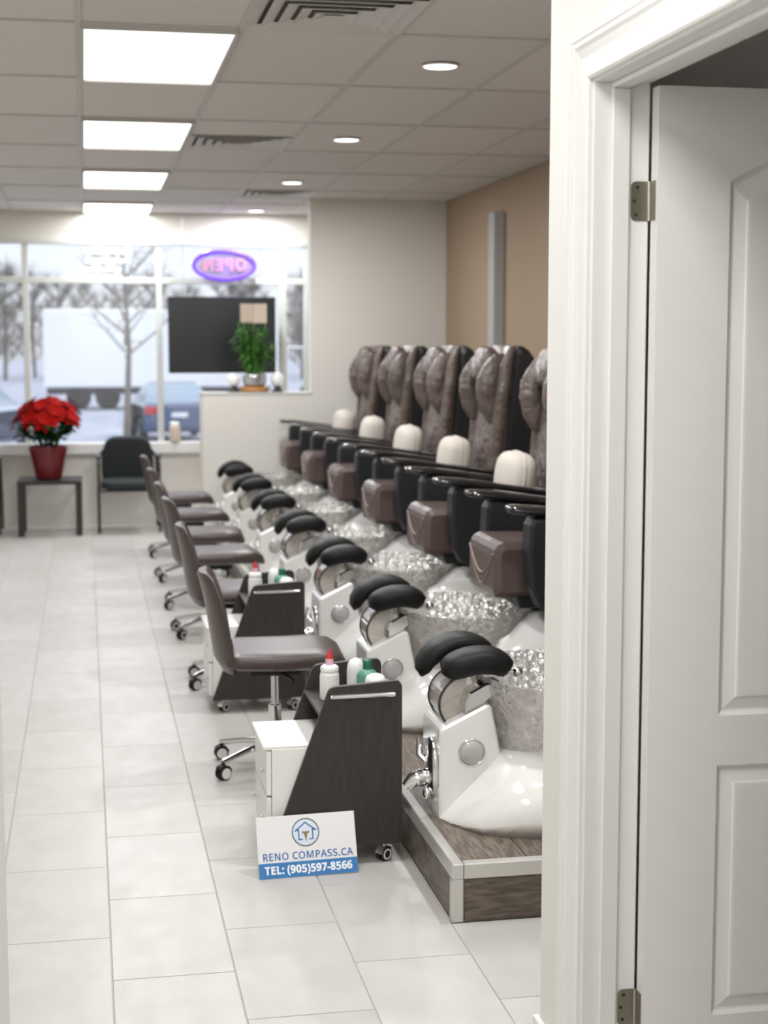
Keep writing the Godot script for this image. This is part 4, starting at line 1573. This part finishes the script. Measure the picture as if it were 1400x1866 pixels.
func build_window_things() -> void:
	# black display screen hung in the window
	var tv := thing("window_screen", "large black screen hung in the shop window behind the bamboo plant", "screen", V(1.235, 1.735, 14.26))
	var b := Shape.new()
	b.box(Vector3.ZERO, Vector3(0.975, 0.69, 0.05), 0.006)
	put(tv, "casing", b, M.screen_black)
	var sc := Shape.new()
	sc.box(Vector3(0, 0, 0.026), Vector3(0.935, 0.65, 0.003))
	put(tv, "display", sc, M.screen_black)
	for s in [-1.0, 1.0]:
		var w := Shape.new()
		w.tube([Vector3(s * 0.35, 0.34, 0), Vector3(s * 0.35, 1.098, 0)], 0.003, 6)
		put(tv, "hanging_wire", w, M.brushed_steel)
	# lit OPEN sign, read from the street, so reversed from inside
	var o := thing("open_sign", "purple oval lit open sign hanging in the upper window", "sign", V(1.265, 2.365, 14.30))
	var board := Shape.new()
	var ov := PackedVector2Array()
	for k in 40:
		var a := TAU * k / 40
		ov.append(Vector2(cos(a) * 0.27, sin(a) * 0.12))
	board.prism(ov, -0.006, 0.0)
	put(o, "backboard", board, M.sign_board)
	var ring := Shape.new()
	var path := []
	for k in 41:
		var a := TAU * k / 40
		path.append(Vector3(cos(a) * 0.275, sin(a) * 0.125, 0.006))
	ring.tube(path, 0.02, 8)
	put(o, "oval_tube", ring, M.neon_purple)
	var holder := Node3D.new()
	holder.name = "lettering"
	o.add_child(holder)
	text(holder, "letters", "OPEN", 0.15, Vector3(0, 0, -0.012), M.neon_pink, 0.40)
	holder.rotation.y = PI
	for s in [-1.0, 1.0]:
		var w := Shape.new()
		w.tube([Vector3(s * 0.15, 0.11, 0), Vector3(s * 0.15, 0.2, 0)], 0.002, 6)
		put(o, "chain", w, M.brushed_steel)
	var l := OmniLight3D.new()
	l.name = "open_sign_glow"
	l.light_color = Color(0.6, 0.4, 1.0)
	l.light_energy = 0.02
	l.shadow_enabled = true
	l.omni_range = 20.0
	l.light_size = 0.1
	l.position = Vector3(0, 0, 0.06)
	o.add_child(l)
	# bamboo plant on the low partition
	rng.seed = 5
	var y := 1.252
	var pl := thing("lucky_bamboo", "bushy green bamboo plant in a silver vase on the low partition", "potted plant", V(1.395, y, END_WALL + 0.18))
	var base := Shape.new()
	base.lathe([Vector2(0.001, 0), Vector2(0.11, 0), Vector2(0.125, 0.012), Vector2(0.12, 0.045), Vector2(0.001, 0.048)], 24)
	put(pl, "wooden_base", base, M.orange_wood)
	var vase := Shape.new()
	vase.lathe([Vector2(0.001, 0.048), Vector2(0.08, 0.048), Vector2(0.1, 0.07), Vector2(0.105, 0.13), Vector2(0.095, 0.15), Vector2(0.09, 0.15), Vector2(0.085, 0.12), Vector2(0.001, 0.12)], 24)
	put(pl, "vase", vase, M.silver_vase)
	var st := Shape.new()
	var lf := Shape.new()
	var lf2 := Shape.new()
	for k in 22:
		var a := k * 2.4
		var r := 0.075 * sqrt(k / 22.0)
		var foot := Vector3(cos(a) * r, 0.12, sin(a) * r)
		var tip := Vector3(cos(a) * r * 2.0, rng.randf_range(0.38, 0.6), sin(a) * r * 1.6)
		st.tube([foot, foot.lerp(tip, 0.5), tip], 0.006, 6)
		for j in 11:
			var ang := rng.randf() * TAU
			var u := rng.randf_range(0.35, 1.0)
			leaf_shape(lf if j % 2 else lf2, foot.lerp(tip, u), Vector3(cos(ang) * 0.8, rng.randf_range(0.2, 0.9), sin(ang) * 0.8).normalized(), Vector3.UP, rng.randf_range(0.1, 0.17), 0.013, 0.7)
	put(pl, "stalks", st, M.bamboo_green)
	var f1 := put(pl, "foliage", lf, M.bamboo_green)
	f1.set_meta("kind", "stuff")
	var f2 := put(pl, "foliage", lf2, M.bamboo_dark)
	f2.set_meta("kind", "stuff")
	var card := Shape.new()
	card.tf = Transform3D(Basis(Vector3.UP, 0.35), Vector3(-0.06, 0.655, 0))
	card.box(Vector3.ZERO, Vector3(0.115, 0.16, 0.002))
	card.tf = Transform3D(Basis(Vector3.UP, -0.35), Vector3(0.052, 0.655, 0))
	card.box(Vector3.ZERO, Vector3(0.115, 0.16, 0.002))
	var cd := put(pl, "gift_card", card, M.paper_beige)
	var pick := Shape.new()
	pick.tube([Vector3(-0.004, 0.13, -0.02), Vector3(-0.004, 0.66, -0.022)], 0.003, 6)
	put(cd, "card_pick", pick, M.orange_wood)
	for s in [[-0.175, 0.055, "white round ornament on the ledge, window side of the bamboo"], [0.19, 0.062, "white round ornament on the ledge, beside the tall partition"]]:
		var w := thing("round_ornament", s[2], "ornament", V(1.395 + s[0], y, END_WALL + 0.15), 0.0, "white round ornaments on the ledge")
		var bl := Shape.new()
		bl.ball(Vector3(0, 0.105, 0), Vector3(s[1], s[1], s[1]), 20)
		put(w, "globe", bl, M.white_ceramic)
		var ft := Shape.new()
		ft.lathe([Vector2(0.05, 0), Vector2(0.052, 0.008), Vector2(0.03, 0.02), Vector2(0.025, 0.055), Vector2(0.001, 0.056)], 18)
		put(w, "stand", ft, M.table_dark)
	# small jar on the sill
	var j := thing("sill_jar", "small beige jar on the white window sill", "jar", V(0.80, 0.76, 14.36))
	var jb := Shape.new()
	jb.lathe([Vector2(0.001, 0), Vector2(0.045, 0), Vector2(0.052, 0.01), Vector2(0.052, 0.13), Vector2(0.04, 0.15), Vector2(0.001, 0.15)], 20)
	put(j, "body", jb, M.paper_beige)
	var jl := Shape.new()
	jl.lathe([Vector2(0.04, 0.149), Vector2(0.042, 0.155), Vector2(0.042, 0.185), Vector2(0.001, 0.188)], 20)
	put(j, "lid", jl, M.white_ceramic)

# ------------------------------------------------------------------ outside
func ground_y(d: float) -> float:
	return -0.12 - 0.7 * clampf((d - 16.0) / 24.0, 0.0, 1.0)

func build_car(called: String, label: String, paint: Material, at: Vector3, turn: float) -> void:
	# local: rear faces +z, nose -z
	var o := thing(called, label, "car", at, turn)
	var body := Shape.new()
	var prof := rounded([Vector2(-2.2, 0.28), Vector2(2.15, 0.28), Vector2(2.24, 0.5), Vector2(2.2, 0.98), Vector2(1.55, 1.02), Vector2(-0.9, 1.0), Vector2(-2.05, 0.82), Vector2(-2.25, 0.55)], [0.05, 0.08, 0.12, 0.12, 0.1, 0.3, 0.2, 0.1], 4)
	body.tf = Transform3D(Basis(Vector3.UP, -PI / 2), Vector3.ZERO)
	body.prism(prof, -0.9, 0.9, 0.09)
	put(o, "body", body, paint)
	var cab := Shape.new()
	var rings := []
	for e in [[0.98, 1.72, -1.0, 0.82], [1.2, 1.45, -0.55, 0.74], [1.42, 1.12, -0.1, 0.64], [1.48, 0.95, 0.1, 0.58]]:
		rings.append(PackedVector3Array([Vector3(-e[3], e[0], e[1]), Vector3(e[3], e[0], e[1]), Vector3(e[3], e[0], e[2]), Vector3(-e[3], e[0], e[2])]))
	cab.loft(rings, true, true, false)
	put(o, "cabin", cab, M.car_glass)
	var roof := Shape.new()
	roof.box(Vector3(0, 1.475, 0.5), Vector3(1.18, 0.03, 0.95), 0.012)
	put(o, "roof", roof, paint)
	for s in [-1.0, 1.0]:
		var tl := Shape.new()
		tl.box(Vector3(s * 0.68, 0.83, 2.2), Vector3(0.36, 0.2, 0.08), 0.025)
		put(o, "tail_light", tl, M.tail_red)
		for z in [-1.4, 1.35]:
			var w := Shape.new()
			w.tf = Transform3D(Basis(Vector3.BACK, PI / 2), Vector3(s * 0.82, 0.32, z))
			w.lathe([Vector2(0.18, -0.1), Vector2(0.3, -0.1), Vector2(0.32, -0.06), Vector2(0.32, 0.06), Vector2(0.3, 0.1), Vector2(0.18, 0.1)], 20)
			put(o, "wheel", w, M.tyre)
	var bp := Shape.new()
	bp.box(Vector3(0, 0.45, 2.22), Vector3(1.6, 0.16, 0.08), 0.03)
	put(o, "bumper", bp, paint)
	var pt := Shape.new()
	pt.box(Vector3(0, 0.72, 2.225), Vector3(0.4, 0.12, 0.02), 0.004)
	put(o, "number_plate", pt, M.truck_white)

func make_tree(parent: Node3D, height: float, twigs: int, seed_: int, crown_low: float) -> void:
	rng.seed = seed_
	var trunk := Shape.new()
	trunk.tube([Vector3.ZERO, Vector3(0.02, height * 0.5, 0.0) * Vector3(height, 1, 1), Vector3(0, height * 0.95, 0)], [height * 0.02, height * 0.013, height * 0.004], 7)
	put(parent, "trunk", trunk, M.bark)
	var b := Shape.new()
	var tips := []
	for k in 16:
		var y := height * lerpf(crown_low, 0.9, k / 15.0)
		var a := k * 2.4
		var L := height * 0.27 * (1.05 - 0.55 * k / 15.0)
		var p0 := Vector3(0, y, 0)
		var p1 := p0 + Vector3(cos(a) * L * 0.6, L * 0.5, sin(a) * L * 0.6)
		var p2 := p1 + Vector3(cos(a) * L * 0.5, L * 0.55, sin(a) * L * 0.5)
		b.tube([p0, p1, p2], [height * 0.006, height * 0.004, height * 0.002], 4, false)
		tips.append([p0, p1, p2])
	for k in twigs:
		var t: Array = tips[rng.randi_range(0, 15)]
		var u := rng.randf_range(0.2, 1.0)
		var s: Vector3 = t[0].lerp(t[1], u * 2) if u < 0.5 else t[1].lerp(t[2], u * 2 - 1)
		var e := s + Vector3(rng.randf_range(-1, 1), rng.randf_range(0, 1.2), rng.randf_range(-1, 1)) * height * 0.1
		b.tube([s, e], [height * 0.002, height * 0.001], 3, false)
	put(parent, "branches", b, M.bark)

func build_outside() -> void:
	var g := Shape.new()
	var rows := []
	for d in [14.55, 16.0, 40.0, 260.0]:
		rows.append(PackedVector3Array([V(-140, ground_y(d), d), V(140, ground_y(d), d), V(140, ground_y(d) - 0.3, d), V(-140, ground_y(d) - 0.3, d)]))
	g.loft(rows, true, true, false)
	var go := put(self, "ground", g, M.asphalt_snow)
	go.set_meta("kind", "structure")
	# box truck across the parking lot
	var d := 62.0
	var t := thing("box_truck", "white box truck parked across the lot outside the window", "truck", V(-1.55, ground_y(d), d))
	var bx := Shape.new()
	bx.box(Vector3(4.6, 2.35, 0), Vector3(9.2, 3.0, 2.4), 0.06)
	put(t, "cargo_box", bx, M.truck_white)
	var ch := Shape.new()
	ch.box(Vector3(4.4, 0.72, 0), Vector3(8.6, 0.26, 2.0), 0.03)
	put(t, "chassis", ch, M.truck_dark)
	var cb := Shape.new()
	cb.tf = Transform3D(Basis(), Vector3(9.35, 0, 0))
	cb.prism(rounded([Vector2(0, 0.5), Vector2(2.2, 0.5), Vector2(2.25, 1.3), Vector2(1.5, 1.5), Vector2(1.1, 2.4), Vector2(0, 2.45)], [0.0, 0.1, 0.15, 0.2, 0.15, 0.05]), -1.1, 1.1, 0.06)
	put(t, "cab", cb, M.truck_white)
	for x in [1.3, 2.4, 10.6]:
		for s in [-1.0, 1.0]:
			var w := Shape.new()
			w.tf = Transform3D(Basis(Vector3.RIGHT, PI / 2), Vector3(x, 0.48, s * 0.95))
			w.lathe([Vector2(0.25, -0.15), Vector2(0.45, -0.15), Vector2(0.48, -0.1), Vector2(0.48, 0.1), Vector2(0.45, 0.15), Vector2(0.25, 0.15)], 20)
			put(t, "wheel", w, M.tyre)
	build_car("parked_car", "dark blue car parked with red tail lights to the window", M.car_blue, V(2.15, ground_y(39.0), 41.0), 0.06)
	build_car("parked_car", "pale silver car parked at an angle closer to the shop window", M.car_silver, V(-2.35, ground_y(30.0), 31.0), -0.25)
	# young street tree
	var yt := thing("young_tree", "slender leafless tree standing before the white truck", "tree", V(0.9, ground_y(36.0), 36.0))
	make_tree(yt, 4.6, 150, 4, 0.45)
	# bare trees beyond the lot
	var bt := thing("bare_tree", "leafless grey tree in the woods beyond the parking lot", "tree", V(-17.75, -0.82, 130), 0.0, "leafless trees beyond the parking lot")
	make_tree(bt, 7.4, 1300, 9, 0.12)
	rng.seed = 40
	for k in 24:
		var c := copy(bt, "leafless grey tree in the woods beyond the parking lot", V(-16.0 + k * 1.75, -0.82, [112.0, 121.0, 130.0][k % 3] + rng.randf_range(0, 1)), rng.randf() * TAU)
		c.scale = Vector3.ONE * rng.randf_range(0.8, 1.08)

func _ready() -> void:
	build_camera()
	build_world()
	make_materials()
	build_ceiling_lights()
	build_floor()
	build_ceiling()
	build_walls()
	build_door()
	build_platform()
	build_outside()
	build_stations()
	build_stools()
	build_carts()
	build_waiting()
	build_window_things()
	vent(GRID, 6.048 - GRID, "square ceiling vent across the grid from the first downlight past the doorway")
	vent(GRID, 9.705 - GRID, "square ceiling vent beside the third light panel from the shop window")
	vent(2 * GRID, 12.144, "square ceiling vent close to the tall partition")
	build_sign()
